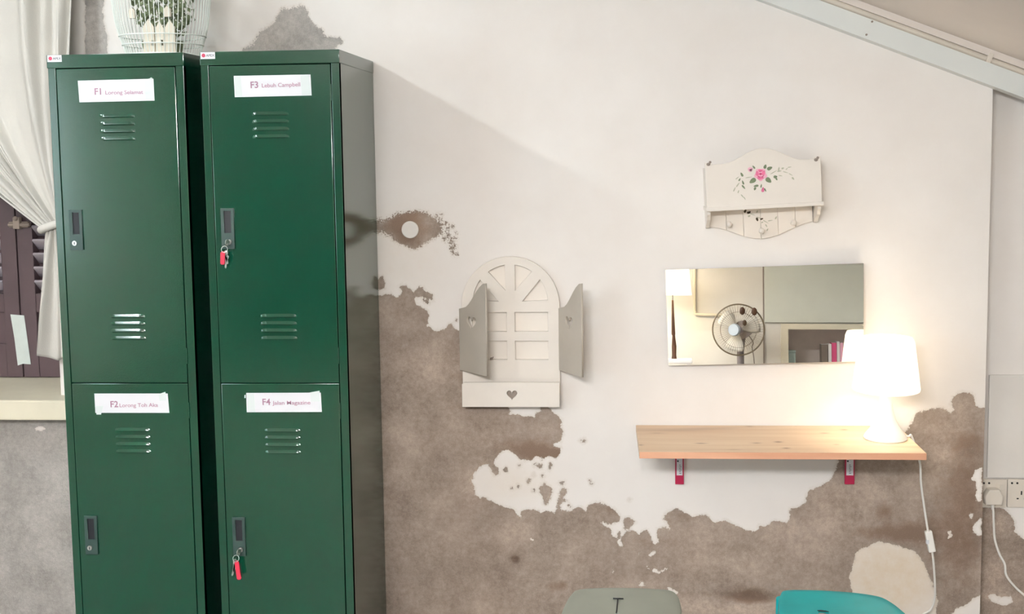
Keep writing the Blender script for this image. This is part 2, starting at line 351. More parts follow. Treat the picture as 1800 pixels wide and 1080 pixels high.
# ================================================================== THE WALLS
def zroof(x): return 2.272 - .39 * x if x > -1.6 else 2.272 + .39 * 1.6 + .45 * (x + 1.6)
BARE = [
 # the large bare area
 [(540,514),(600,513),(660,517),(669,519),(676,518),(690,519),(698,523),(704,521),(708,516),(703,509),(700,504),(707,502),(714,503),(718,509),(728,513),(735,509),(738,504),(743,505),(746,511),(753,516),(760,518),(762,528),(750,525),(742,523),(733,524),(727,528),(731,535),(738,538),(745,543),(750,546),(753,553),(751,565),(750,574),(757,578),(765,583),(775,581),(783,577),(787,571),(795,571),(798,577),(806,582),(815,584),(850,600),(885,640),(940,690),(962,712),
  (968,722),(975,729),(982,734),(988,742),(986,748),(988,758),(989,768),(986,776),(978,778),(973,779),(976,785),(984,788),(984,795),(982,801),(978,806),(970,803),(962,803),(955,806),(948,805),(941,803),(935,808),(928,810),(920,809),(914,808),(909,802),(903,797),(897,794),(893,791),(887,791),(882,795),(877,800),(871,806),(867,812),(868,818),(876,824),(878,833),(870,836),(864,828),(857,815),(850,818),(840,822),(835,830),(832,838),(829,846),(833,856),(835,870),(845,876),(855,877),(866,882),(874,888),(885,891),(895,893),(905,897),(909,905),(915,912),(917,900),(925,896),(938,896),(948,899),(950,903),(960,900),(972,901),(980,897),(990,898),(1005,900),(1010,893),(1020,892),(1030,900),(1033,890),(1042,885),(1055,884),(1067,889),(1078,895),(1085,901),(1091,908),
  (1088,918),(1080,918),(1073,922),(1066,923),(1060,915),(1056,918),(1060,924),(1070,926),(1075,935),(1078,945),(1085,951),(1090,960),(1096,961),(1092,952),(1092,946),(1098,938),(1102,934),(1112,933),(1120,937),(1123,941),(1127,935),(1137,933),(1142,940),(1147,952),(1150,957),(1157,955),(1158,948),(1155,940),(1157,930),(1165,926),(1170,931),(1176,932),(1177,928),(1174,920),(1168,914),(1165,908),(1172,902),(1182,898),(1190,895),(1200,899),(1208,905),(1216,911),(1225,908),(1240,906),(1247,911),(1255,921),(1265,917),(1275,915),(1285,922),(1298,926),(1308,932),(1318,935),(1323,938),(1328,934),(1334,931),(1334,924),(1345,926),(1355,923),(1361,916),(1372,918),(1382,921),(1388,917),(1388,900),(1391,896),(1402,893),(1412,886),(1417,882),(1419,868),(1428,861),(1437,857),(1447,851),(1456,848),(1463,839),(1470,826),(1472,812),(1474,803),
  (1490,792),(1530,780),(1575,770),(1592,762),(1598,752),(1603,744),(1606,735),(1611,726),(1625,723),(1640,720),(1655,717),(1662,722),(1670,727),(1677,722),(1672,712),(1672,705),(1680,695),(1688,690),(1700,691),(1708,692),(1713,705),(1715,712),(1720,717),(1740,722),(1740,1300),(540,1300)],
 # peeled tree shape over the lockers
 [(425,92),(430,84),(443,83),(446,78),(452,60),(460,58),(467,48),(480,43),(484,36),(487,27),(495,15),(505,11),(513,17),(520,16),(528,9),(535,7),(538,15),(542,27),(548,37),(555,48),(567,53),(567,68),(580,66),(590,66),(603,68),(600,78),(585,83),(582,130),(428,130)],
 # eye shape round the round plug
 [(672,388),(685,383),(695,378),(705,375),(716,372),(730,371),(745,373),(755,378),(768,386),(776,396),(779,408),(770,414),(757,421),(745,430),(735,437),(725,438),(715,433),(705,430),(695,424),(685,414),(672,408),(600,412),(560,400),(560,385),(620,378)],
 [(664,488),(672,487),(676,498),(675,507),(664,512)],
 # left wall under the window
 [(-1300,733),(60,734),(300,734),(300,1300),(-1300,1300)],
 [(150,-60),(180,-60),(184,-10),(180,22),(183,45),(188,62),(187,130),(150,130)],
 [(948,856),(957,850),(965,855),(971,863),(970,871),(965,880),(961,888),(956,887),(953,875)],
 [(984,862),(992,859),(997,862),(993,871),(990,881),(986,888),(985,899),(979,900),(979,888),(983,876)],
 [(1095,912),(1105,911),(1113,915),(1118,919),(1110,924),(1106,930),(1098,929),(1095,920)],
 [(1086,935),(1091,935),(1091,946),(1087,948)],
]
for (x, y, r) in [(950,820,4),(940,817,2.4),(929,846,3.4),(953,838,2.6),(938,835,2),(968,818,3.6),(966,824,2.6),(988,850,3.8),(889,826,3.4),(1027,775,2.6),(912,855,2.6),(745,527,2),(750,531,3.4),(803,563,2),(1018,774,1.6),
                  (775,385,2.4),(784,393,3),(795,398,2.2),(786,402,3),(781,420,3.4),(792,424,3.6),(799,420,2.4),(798,432,3),(793,437,3),(797,446,2.6),(803,447,1.8),(788,414,2.6),(802,410,1.8),(776,378,2),(768,378,2),(1107,880,1.8),(1037,846,2),(1040,850,1.8),(938,862,1.6),(900,858,2.2),(913,818,2.2),(1000,890,2.4),(1005,893,2.2),(993,880,2)]:
    BARE.append([(x + r * math.cos(a), y + r * 1.15 * math.sin(a)) for a in [i * math.pi / 4 for i in range(8)]])
COVER = [
 [(893,700),(893,715),(897,722),(895,729),(902,730),(912,731),(920,733),(932,733),(940,735),(943,728),(950,723),(948,700)],
 [(1512,966),(1522,961),(1532,957),(1543,953),(1558,955),(1575,958),(1590,962),(1605,968),(1615,976),(1622,988),(1628,1000),(1634,1016),(1640,1030),(1646,1045),(1648,1060),(1645,1080),(1640,1110),(1500,1110),(1498,1060),(1497,1040),(1494,1025),(1494,1010),(1500,990),(1504,975)],
 [(1740,1047),(1722,1047),(1712,1052),(1700,1062),(1690,1068),(1680,1070),(1672,1080),(1670,1130),(1740,1130)],
 [(1726,822),(1714,828),(1708,840),(1714,848),(1717,860),(1714,872),(1718,884),(1726,882)],
 [(1726,912),(1719,916),(1710,925),(1712,936),(1718,942),(1726,940)],[(1706,898),(1710,906),(1708,914),(1704,908)],
 [(1664,934),(1672,935),(1674,944),(1667,946)],
 [(1140,974),(1150,969),(1153,973),(1146,979),(1140,977)],[(1120,970),(1125,972),(1125,977),(1121,976)],
 [(1137,997),(1146,1001),(1154,999),(1160,1005),(1169,998),(1174,1000),(1166,1005),(1158,1009),(1148,1005)],
 [(1171,1032),(1180,1034),(1191,1041),(1188,1045),(1177,1041)],[(1124,1025),(1131,1022),(1134,1030),(1126,1032)],
 [(62,752),(72,749),(82,754),(74,757),(64,757)],[(933,942),(938,950),(932,950)],[(865,866),(872,868),(868,874),(862,872)],
 [(1073,1003),(1080,1002),(1078,1007)],
]
BROWN = [(925,790,52,20,1.1),(965,800,26,12,.8),(1700,850,40,75,.9),(1660,960,50,70,.55),(1700,990,30,70,.4),(680,560,24,60,.25),(1552,898,18,14,.9),(1545,938,60,14,.75),(1600,935,40,22,.6),
 (721,404,30,34,1.1),(700,395,26,20,.5),(1145,952,34,18,.55),(1085,905,30,15,.3),(1190,910,34,12,.5),(806,660,24,50,.45),(1640,740,40,24,.25),(905,983,8,7,1.6),(940,1040,50,30,.35),(985,1030,16,9,.8),(1318,1048,40,12,1.5),(1430,880,30,24,.35),(1075,893,26,9,.55),(1225,1045,30,12,.4),(780,800,60,60,.12),(1700,778,25,14,.5),(830,716,30,10,.45)]
TONE = [(750,640,60,30,.35),(900,760,60,18,.12),(1240,975,60,36,.35),(1480,900,60,60,.30),(1420,950,60,60,.2),(1655,800,28,40,.55),(1690,745,26,40,.45),(760,770,90,30,.15),(905,983,9,8,-.9),(1318,1048,46,13,-.8),(1285,1060,90,12,.5),(1300,1075,120,14,.55),(800,1020,120,40,-.1),
 (960,870,40,20,.3),(835,860,24,26,.6),(850,845,16,20,.6),(1180,1000,40,10,.2),(650,700,40,160,.1),(1130,1030,60,20,.25),(905,935,26,20,.45),(1375,940,30,30,.25),(60,830,90,40,-.06),(50,960,70,60,.15),(20,890,60,40,.12),(115,800,22,60,.25),(505,55,110,60,.35),(170,50,30,90,.7),(740,390,20,16,.35),(745,408,16,20,.35),(1755,925,16,18,.6),(1752,1005,20,26,.6),(1540,860,90,30,.12),(1755,1050,24,8,.9)]
def sd_poly(px, pz, poly):
    n = len(poly); d = np.full(px.shape, 1e9); ins = np.zeros(px.shape, bool)
    for i in range(n):
        ax, az = poly[i]; bx, bz = poly[(i + 1) % n]; ex, ez = bx - ax, bz - az
        L2 = ex * ex + ez * ez + 1e-12; t = np.clip(((px - ax) * ex + (pz - az) * ez) / L2, 0, 1)
        d = np.minimum(d, (px - ax - t * ex) ** 2 + (pz - az - t * ez) ** 2)
        if az != bz:
            c = ((az > pz) != (bz > pz)) & (px < ex * (pz - az) / ez + ax); ins ^= c
    d = np.sqrt(d); return np.where(ins, d, -d)
def peeled_wall(name, xs, zs, Y, keep, bare, cover, ret=None, extra=None):
    xs = np.array(xs); zs = np.array(zs); gx, gz = np.meshgrid(xs, zs); fx, fz = gx.ravel(), gz.ravel()
    q = lambda pts: [(P(x, y, Y)[0], P(x, y, Y)[2]) for x, y in pts]
    f = np.full(fx.shape, -9.0)
    for p in bare:
        pp = q(p); f = np.maximum(f, sd_poly(fx, fz, pp))
    for p in cover: f = np.minimum(f, -sd_poly(fx, fz, q(p)))
    if Y == 0:
        pass
    def blobs(L, pos):
        a = np.zeros(fx.shape)
        for cx, cy, rx, ry, am in L:
            c = P(cx, cy, Y); sx = rx / 575.; sz = ry / 575.; a += am * np.exp(-(((fx - c.x) / sx) ** 2 + ((fz - c.z) / sz) ** 2) * .7)
        return a
    br = np.clip(blobs(BROWN, 1), 0, 1.3); to = np.clip(blobs(TONE, 1), -.9, 1.0)
    rag = blobs([(730,400,62,36,.55),(800,430,30,30,.5),(655,395,34,30,.9),(500,50,90,50,.35),(985,880,24,40,.25),(1625,740,30,30,.3)], 1)
    cream = np.clip(blobs([(1565,1015,90,70,1.2),(1640,740,60,40,.4),(900,850,60,30,.35),(700,450,60,60,.3),(1300,1075,120,14,.5)], 1), 0, 1)
    rough = np.clip((-1.40 - fx) / .08, 0, 1) * .85; rough = np.maximum(rough, np.clip((fz - 1.74) / .05, 0, 1) * .8)
    verts = np.stack([fx, np.full(fx.shape, Y), fz], 1)
    nx = len(xs); faces = []
    for j in range(len(zs) - 1):
        for i in range(nx - 1):
            if keep((xs[i] + xs[i + 1]) / 2, (zs[j] + zs[j + 1]) / 2): a = j * nx + i; faces.append((a, a + 1, a + nx + 1, a + nx))
    V = [tuple(v) for v in verts]; n0 = len(V); f = list(f); br = list(br); to = list(to); rag = list(rag); rough = list(rough); cream = list(cream)
    for quad in (extra or []):
        b0 = len(V); V += quad; faces.append((b0, b0 + 1, b0 + 2, b0 + 3))
        for k in range(4): f.append(-.05); br.append(0); to.append(0); rag.append(0); rough.append(0); cream.append(0)
    me = bpy.data.meshes.new(name); me.from_pydata(V, [], faces)
    for nm, arr in (('peel', f), ('brown', br), ('tone', to), ('rag', rag), ('rough', rough), ('cream', cream)):
        at = me.attributes.new(nm, 'FLOAT', 'POINT'); at.data.foreach_set('value', np.array(arr, dtype=np.float32))
    bm = bmesh.new(); bm.from_mesh(me); lone = [v for v in bm.verts if not v.link_faces]; bmesh.ops.delete(bm, geom=lone, context='VERTS'); bm.to_mesh(me); bm.free()
    for p in me.polygons: p.use_smooth = True
    me.materials.append(M['wall']); o = bpy.data.objects.new(name, me); C.objects.link(o); return struct(o)
XC = 1.156; OX = -1.727; SZ = .79; OT = 2.16; WT = .34; RY = .07
xs = list(np.arange(-3.4, OX - .25, .15)) + list(np.arange(OX - .25, OX - .003, .00625)) + list(np.linspace(OX, -1.44, 46)) + list(np.arange(-1.42, -.70, .03)) + list(np.linspace(-.70, XC, 298))
zs = [0.0] + list(np.linspace(.03, SZ, 122)) + list(np.linspace(SZ, 2.05, 202))[1:] + [2.10, OT] + list(np.arange(2.22, 3.0, .06))
ext = [[(OX, 0, SZ), (OX, WT, SZ), (OX, WT, OT), (OX, 0, OT)], [(OX, 0, OT), (OX, WT, OT), (-3.4, WT, OT), (-3.4, 0, OT)], [(OX, 0, SZ), (-3.4, 0, SZ), (-3.4, WT, SZ), (OX, WT, SZ)],
       [(XC, 0, 0), (XC, RY + .02, 0), (XC, RY + .02, 1.9), (XC, 0, 1.9)]]
peeled_wall('wall_back', xs, zs, 0.0, lambda x, z: not (x < OX and SZ < z < OT) and z < zroof(x) + .06, BARE, COVER, extra=ext)
xs2 = np.linspace(XC - .05, XC + .25, 50).tolist() + np.linspace(XC + .3, 2.55, 20).tolist(); zs2 = np.linspace(0, .62, 100).tolist() + np.linspace(.66, 1.92, 24).tolist()
peeled_wall('wall_back_recess', xs2, zs2, RY, lambda x, z: z < zroof(x) + .06,
            [[(1600,890),(1762,893),(1775,905),(1782,915),(1784,935),(1793,945),(1805,955),(1900,1000),(1960,1300),(1600,1300)]], [[(1737,1046),(1748,1044),(1756,1050),(1766,1047),(1778,1052),(1782,1060),(1768,1066),(1752,1062),(1740,1056)]])
XL, XR, YB = -3.4, 2.5, -6.6
struct(MB().box(XL - .1, XL, YB, .4, 0, 3.1).build('wall_left', M['rear']))
struct(MB().box(XR, XR + .1, YB, .4, 0, 3.1).build('wall_right', M['rear']))
# rear wall with a bunk opening in it
n0 = PM(1385, 579, YB); n1 = PM(1481, 650, YB); nx0, nx1, nz0, nz1 = n0.x, n0.x + .62, .50, n0.z
rw = [(XL, 0), (XR, 0), (XR, 1.30), (-1.6, 2.95), (XL, 2.12)]
struct(MB().mesh(plate(rw, [[(nx0, nz0), (nx0, nz1), (nx1, nz1), (nx1, nz0)]], .06, YB)).build('wall_rear', M['rear'], smooth=False))
MBn = MB()
for a in [(nx0 - .02, nx1 + .02, YB - .32, YB - .30, nz0 - .02, nz1 + .02), (nx0 - .02, nx0, YB - .3, YB - .06, nz0, nz1), (nx1, nx1 + .02, YB - .3, YB - .06, nz0, nz1), (nx0, nx1, YB - .3, YB - .06, nz1, nz1 + .02), (nx0, nx1, YB - .3, YB - .06, nz0 - .02, nz0)]: MBn.box(*a)
struct(MBn.build('wall_rear_niche', M['niche'], smooth=False))
struct(MB().box(XL, XR, YB - .05, .35, -.05, 0).build('floor', M['floor']))
# ceiling: two slopes
def slope(name, xa, xb, za, zb, m):
    b = MB(); vs = [(xa, YB, za), (xb, YB, zb), (xb, .3, zb), (xa, .3, za)]; lo = [b.b.verts.new(v) for v in vs]; hi = [b.b.verts.new((v[0], v[1], v[2] + .06)) for v in vs]
    b.b.faces.new(lo); b.b.faces.new(hi[::-1])
    for i in range(4): b.b.faces.new((lo[i], lo[(i + 1) % 4], hi[(i + 1) % 4], hi[i]))
    return struct(b.build(name, m, smooth=False))
slope('ceiling', -1.6, XR, zroof(-1.6), zroof(XR), M['ceiling'])
slope('ceiling_left', XL, -1.6, zroof(XL), zroof(-1.6), M['ceiling'])
# beam running down the slope on the wall, its batten, and the conduit above it
def sloped_bar(name, lo, hi, y0, y1, m, xa, xb, kind=True):
    b = MB(); P4 = []
    for x in (xa, xb):
        P4 += [(x, lo(x)), (x, hi(x))]
    b.mesh(plate([P4[0], P4[2], P4[3], P4[1]], [], y1 - y0, y1)); return b.build(name, m, smooth=False)
a1, a2 = P(1340, 0, -.05), P(1800, 172, -.05); u1, u2 = P(1440, 0, -.05), P(1800, 133, -.05)
ln = lambda p, q: (lambda x: p.z + (q.z - p.z) * (x - p.x) / (q.x - p.x))
lo, up = ln(a1, a2), ln(u1, u2)
struct(sloped_bar('trim_1', lo, up, -.05, .0, M['beam'], -.4, 2.4))
c1, c2 = P(1478, 0, -.03), P(1800, 119, -.03); bl = ln(c1, c2)
struct(sloped_bar('trim_2', lambda x: bl(x) - .004, lambda x: bl(x) + .03, -.035, .0, M['ceiling'], -.4, 2.4))
p, q = P(1452, 0, -.02), P(1800, 129, -.02); cl = ln(p, q)
o = MB().tube([(-.3, -.02, cl(-.3)), (XR - .1, -.02, cl(XR - .1))], .011, n=14).build('conduit_pipe', M['conduit']); tag(o, 'thin cream conduit pipe running down the slope on top of the grey-white beam', 'pipe')
k = P(1738, 95, -.03)
o = MB().box(-.007, .007, -.014, .012, -.019, .019, bev=.002).build('saddle', M['conduit'], o)
o.location = Vector((k.x, -.024, cl(k.x))); o.rotation_euler = (0, .37, 0)
for i, (x, y) in enumerate([(1533, 38), (1523, 61)]):
    k = P(x, y, -.05); b = MB().cyl((k.x, -.048, k.z), (k.x, -.0535, k.z), .0035, .0028, n=12).build('screw', M['heart'])
    tag(b, ['small dull screw near the top edge of the sloping beam', 'small dull screw near the lower edge of the sloping beam'][i], 'screw')
# raised pale board over the sockets
k0, k1 = P(1738, 660, RY - .012), P(1738, 841, RY - .012)
struct(MB().box(k0.x + .003, 1.62, RY - .012, RY, k1.z, k0.z, bev=.003).build('trim_3', M['paint']))

# ------------------------------------------------------------------ window: sill, shutters
SY = .30
struct(MB().box(-3.0, -1.66, -.08, SY + .03, SZ - .062, SZ + .002, bev=.006).build('window_sill', mat('cream_sill', srgb(226, 220, 198), .6, bump=.1, bscale=12)))
win = struct(MB().box(-3.3, -1.60, SY + .03, SY + .06, SZ, OT).build('window_1', M['shutter']))
XM = -1.99
def leaf(x0, x1, name):
    st = .055; b = MB()
    b.box(x0, x0 + st, SY - .02, SY + .02, SZ + .004, OT - .02, bev=.003); b.box(x1 - st, x1, SY - .02, SY + .02, SZ + .004, OT - .02, bev=.003)
    for z0, z1 in ((SZ + .004, SZ + .12), (1.02, 1.085), (1.75, 1.83), (OT - .09, OT - .02)): b.box(x0 + st, x1 - st, SY - .018, SY + .018, z0, z1, bev=.003)
    b.box(x0 + st, x1 - st, SY - .004, SY + .008, SZ + .11, 1.03)
    o = b.build('shutter_leaf', M['shutter'], win, smooth=False)
    z = 1.10
    while z < 2.05:
        if not 1.73 < z < 1.83:
            s = MB().box(x0 + st, x1 - st, -.028, .028, -.004, .004, bev=.002, rot=Matrix.Translation((0, SY, z + .012)) @ Matrix.Rotation(math.radians(-38), 4, 'X')).build('slat', M['slat'], o)
        z += .047
    return o
rl = leaf(XM + .002, XM + .36, 'r'); ll = leaf(XM - .36, XM - .002, 'l'); leaf(XM - .724, XM - .366, 'l'); leaf(XM - 1.09, XM - .73, 'l')
k = P(33, 395, SY - .03)
b = MB().box(k.x - .034, k.x + .034, SY - .035, SY - .02, k.z - .010, k.z + .010, bev=.003).cyl((k.x - .03, SY - .042, k.z), (k.x + .045, SY - .042, k.z), .006, n=12).box(k.x - .012, k.x + .012, SY - .05, SY - .03, k.z - .014, k.z + .026, bev=.003)
b.ball((k.x, SY - .052, k.z + .022), .008)
b.build('latch', M['heart'], win)
t = [(18, 553), (42, 555), (47, 590), (54, 641), (40, 640), (31, 643), (25, 595)]
o = MB().mesh(plate([(P(x, y, SY - .024).x, P(x, y, SY - .024).z) for x, y in t], [], .0012, SY - .022)).build('tape_strip', M['masking'], smooth=False)
tag(o, 'pale strip of masking tape stuck down over the gap between the dark shutters', 'tape')

# ------------------------------------------------------------------ curtain
def curtain():
    nu, nt_ = 220, 110; ZT, YC = 2.22, -.10
    tie = P(99, 396, YC)
    def sheet(fn, nu, nv):
        b = bmesh.new(); vs = [[b.verts.new(fn(i / nu, j / nv)) for i in range(nu + 1)] for j in range(nv + 1)]
        for j in range(nv):
            for i in range(nu): b.faces.new((vs[j][i], vs[j][i + 1], vs[j + 1][i + 1], vs[j + 1][i]))
        return b
    XTL, XTR = -2.62, -1.575
    def top(u, v):
        x0 = XTL + (XTR - XTL) * u; xt = tie.x - .032 + .05 * u
        # the right part hangs straight before it turns in, the left part sweeps across
        g = v ** (1.0 + 1.1 * u); x = x0 + (xt - x0) * g
        zt = tie.z + .012 - .034 * (1 - u); z = ZT + (zt - ZT) * v
        z -= .05 * math.sin(math.pi * v) * (1 - u)
        c = 1 - v
        ph = 2 * math.pi * (7.2 * u + .5 * math.sin(2.1 * u * 6) )
        amp = (.006 + .032 * c ** .6) * (.7 + .5 * math.sin(9 * u + 1))
        y = YC + amp * math.sin(ph) + .010 * math.sin(2.7 * ph + 4 * v) * (.35 + .65 * c) + .004 * math.sin(40 * u + 6 * v)
        return (x, y - .03 * math.sin(math.pi * v) * (u), z)
    b = MB(); b.merge(sheet(top, nu, nt_))
    bl0 = [P(67, 592, YC), P(82, 603, YC), P(77, 621, YC), P(102, 634, YC), P(112, 628, YC), P(128, 622, YC)]
    def tail(u, v):
        x0 = tie.x - .028 + .046 * u; s = u * (len(bl0) - 1); i = min(int(s), len(bl0) - 2); f = s - i; q = bl0[i].lerp(bl0[i + 1], f)
        g = v ** .8; x = x0 + (q.x - x0) * g; z = tie.z - .01 + (q.z - tie.z + .01) * v
        y = YC - .012 + .03 * g * math.sin(2 * math.pi * (1.7 * u + .1)) + .008 * math.sin(2 * math.pi * 4 * u + 2 * v)
        return (x, y, z)
    b.merge(sheet(tail, 60, 50))
    cloth = b.build('curtain', M['curtain'])
    m = cloth.modifiers.new('thick', 'SOLIDIFY'); m.thickness = .0025
    bmesh_pts = []
    band = MB()
    ring = []
    for i in range(28):
        a = 2 * math.pi * i / 28; ring.append((tie.x - .008 + .036 * math.cos(a), YC - .004 + .030 * math.sin(a), tie.z - .002 + .012 * math.cos(a)))
    band.tube(ring, .0125, n=10, closed=True)
    band.build('tie_band', M['curtain'], cloth)
    rod = MB().tube([(-3.0, YC, 2.235), (-1.52, YC, 2.235)], .012, n=16).ball((-1.52, YC, 2.235), .022).box(-1.60, -1.585, YC, 0.0, 2.228, 2.242).build('curtain_rod', M['wire'])
    tag(cloth, 'off-white cotton curtain gathered by a tie beside the left locker', 'curtain')
    tag(rod, 'thin white rod the off-white curtain hangs from', 'curtain rod')
curtain()

# ------------------------------------------------------------------ lockers
LW, LD, LH, LY = .3755, .478, 1.83, -.483
def locker(X0, label, names, dpos, group='steel lockers against the wall'):
    root = empty('steel_locker', (X0, LY, 0), label, 'locker', group)
    x1 = X0 + LW; yb = LY + LD
    b = MB()
    t = .0012
    b.box(X0, X0 + .002, LY + .001, yb, 0, LH - .004); b.box(x1 - .002, x1, LY + .001, yb, 0, LH - .004)
    b.box(X0 + .002, x1 - .002, yb - .002, yb, .002, LH - .004); b.box(X0 + .002, x1 - .002, LY + .002, yb - .002, .06, .064)
    # face frame
    b.box(X0, X0 + .0205, LY, LY + .02, 0, LH - .03, bev=.0012); b.box(x1 - .0215, x1, LY, LY + .02, 0, LH - .03, bev=.0012)
    b.box(X0 + .0205, x1 - .0215, LY + .001, LY + .02, 0, .09, bev=.001)
    b.box(X0 + .0205, x1 - .0215, LY + .012, LY + .4, .918, .938)
    b.build('body', M['green'], root, smooth=False)
    lid = MB().box(X0 - .0018, x1 + .0018, LY - .0022, yb, LH - .036, LH, bev=.0022).build('lid', M['green'], root)
    # maker's sticker on the lid corner
    sx0, sx1 = X0 + .001, X0 + .041; z0, z1 = LH - .019, LH - .001
    st = MB().mesh(plate([(sx0, z0), (sx1, z0), (sx1, z1), (sx0, z1)], [], .0004, LY - .0022)).build('maker_sticker', M['paper'], lid, smooth=False, label='small white maker sticker with a red dot')
    d = MB().mesh(plate(ell(sx0 + .0085, LH - .0095, .0052, .0052), [], .0002, LY - .0027)).build('sticker_dot', M['sticker_red'], lid, smooth=False)
    MB().mesh(text_mesh('APEX', .0095, Matrix.Translation((sx0 + .0155, LY - .0028, LH - .0130)))).build('sticker_letters', M['sticker_ink'], lid, smooth=False)
    di = 0
    for (z0, z1, vents, hz, lb) in ((.931, LH - .038, ((.1355, 1.597), (.140, 1.050)), 1.3555, names[0]), (.092, .9285, ((.140, .732),), .497, names[1])):
        dx0, dx1 = X0 + .0225, x1 - .0240
        b = MB().box(dx0, dx1, LY - .0005, LY + .016, z0, z1, bev=.0018)
        door = b.build('door', M['green'], root)
        for vx, vz in vents:
            v = MB()
            for i in range(4):
                zc = vz + .003 + i * .0203; xa, xb = X0 + vx, X0 + vx + .10
                # a pressed louvre: ridge that comes forward towards its lower lip
                n = 24; rows = []
                for j in range(n + 1):
                    u = j / n; xx = xa + (xb - xa) * u; e = min(1, min(u, 1 - u) * 7)
                    rows.append([(xx, LY + .0005, zc + .0095), (xx, LY - .0005 - .0034 * e, zc + .0030), (xx, LY - .0005 - .0048 * e, zc + .0006), (xx, LY - .0005 - .0036 * e, zc - .0016), (xx, LY + .0005, zc - .0026)])
                R = [[v.b.verts.new(q) for q in r] for r in rows]
                for j in range(n):
                    for kk in range(4): v.b.faces.new((R[j][kk], R[j + 1][kk], R[j + 1][kk + 1], R[j][kk + 1]))
            v.build('vent', M['green'], door, smooth=False)
        # handle plate with finger recess and lock
        hx = X0 + .041; hx1 = hx + .0345; h0, h1 = hz - .0545, hz + .0545
        fr = plate([(hx, h0), (hx1, h0), (hx1, h1), (hx, h1)], [[(hx + .0075, h0 + .042), (hx1 - .0065, h0 + .042), (hx1 - .0065, h1 - .006), (hx + .0075, h1 - .006)]], .0035, LY - .0012, bev=.0008)
        MB().mesh(fr).build('handle_plate', M['plastic_black'], door, smooth=False, label='charcoal plastic handle plate')
        MB().box(hx + .006, hx1 - .005, LY - .0016, LY - .0006, h0 + .040, h1 - .004).build('finger_recess', M['recess'], door, smooth=False)
        lx, lz = X0 + dpos, h0 + .0185
        MB().cyl((lx, LY - .004, lz), (lx, LY - .0085, lz), .0072, .0066, n=24).mesh(plate(ell(lx, lz, .0076, .0076, 24), [], .001, LY - .0045)).build('lock', M['chrome'], door, label='round chrome lock cylinder')
        MB().box(lx - .001, lx + .001, LY - .0092, LY - .0085, lz - .0036, lz + .0036).build('keyhole', M['recess'], door)
        # hinges seen as slim pins in the right hand gap
        for hh in (z0 + .075, z1 - .075):
            MB().cyl((dx1 + .0012, LY - .0002, hh - .022), (dx1 + .0012, LY - .0002, hh + .022), .0014, n=8).build('hinge', M['green'], door)
        # paper label
        code, street, corners, size, tapes = lb
        q = [(P(x, y, LY).x, P(x, y, LY).z) for x, y in corners]
        MB().mesh(plate(q, [], .0004, LY - .0008)).build('name_label', M['paper'], door, smooth=False, label='white paper name label reading ' + code + ' ' + street)
        for poly in tapes: MB().mesh(plate([(P(x, y, LY).x, P(x, y, LY).z) for x, y in poly], [], .0003, LY - .0012)).build('label_tape', M['tape'], door, smooth=False)
        (cx, cy), (ex, ey), (s2x, s2y) = size
        A = P(cx, cy, LY); B = P(ex, ey, LY); S = P(s2x, s2y, LY); ang = math.atan2(B.z - A.z, B.x - A.x)
        t1 = text_mesh(code, .0245, Matrix.Translation((A.x, LY - .0016, A.z)) @ Matrix.Rotation(-ang, 4, 'Y'), bold=.0004)
        MB().mesh(t1).build('label_code', M['ink2'], door, smooth=False)
        t2 = text_mesh(street, .0150, Matrix.Translation((0, 0, 0)), bold=.0001)
        wid = max(v.co.x for v in t2.vertices); sc = (B.x - S.x) / wid
        t2.transform(Matrix.Translation((S.x, LY - .0016, S.z)) @ Matrix.Rotation(-ang, 4, 'Y') @ Matrix.Diagonal((sc, 1, 1, 1)))
        MB().mesh(t2).build('label_street', M['ink'], door, smooth=False)
    return root
F1 = ('F1', 'Lorong Selamat', [(137, 142), (270, 138.5), (272, 177), (140, 180)], ((166, 166.5), (252, 165), (185, 166.3)),
      [[(139, 143), (152, 142), (155, 178), (141, 179)], [(254, 140), (268, 137), (272, 176), (256, 177)], [(262, 139), (266, 136), (269, 138)]])
F2 = ('F2', 'Lorong Toh Aka', [(166, 692), (295, 692), (298, 726), (168, 726)], ((194, 716), (278, 715), (210, 716)),
      [[(167, 714), (182, 714), (178, 729), (170, 729)], [(279, 693), (291, 689), (293, 704), (281, 705)]])
F3 = ('F3', 'Lebuh Campbell', [(411, 133.5), (546, 131), (548, 168), (413, 171)], ((440, 155), (528, 152), (460, 154)),
      [[(412, 134), (423, 134), (426, 170), (414, 170)], [(528, 132), (544, 132), (547, 167), (531, 168)]])
F4 = ('F4', 'Jalan Magazine', [(433, 691), (564, 690.5), (566, 724.5), (434, 725)], ((461, 712), (546, 711), (480, 711.7)),
      [[(434, 692), (447, 692), (449, 724), (436, 724)], [(545, 690), (562, 687), (563, 706), (547, 706)], [(430, 695), (432, 694), (432, 700), (430, 700)]])
locker(-1.489, 'green two-door steel locker on the left, under the birdcage, labels F1 and F2', (F1, F2), .0535)
locker(-1.066, 'green two-door steel locker on the right, labels F3 and F4, keys hanging in its locks', (F3, F4), .0625)

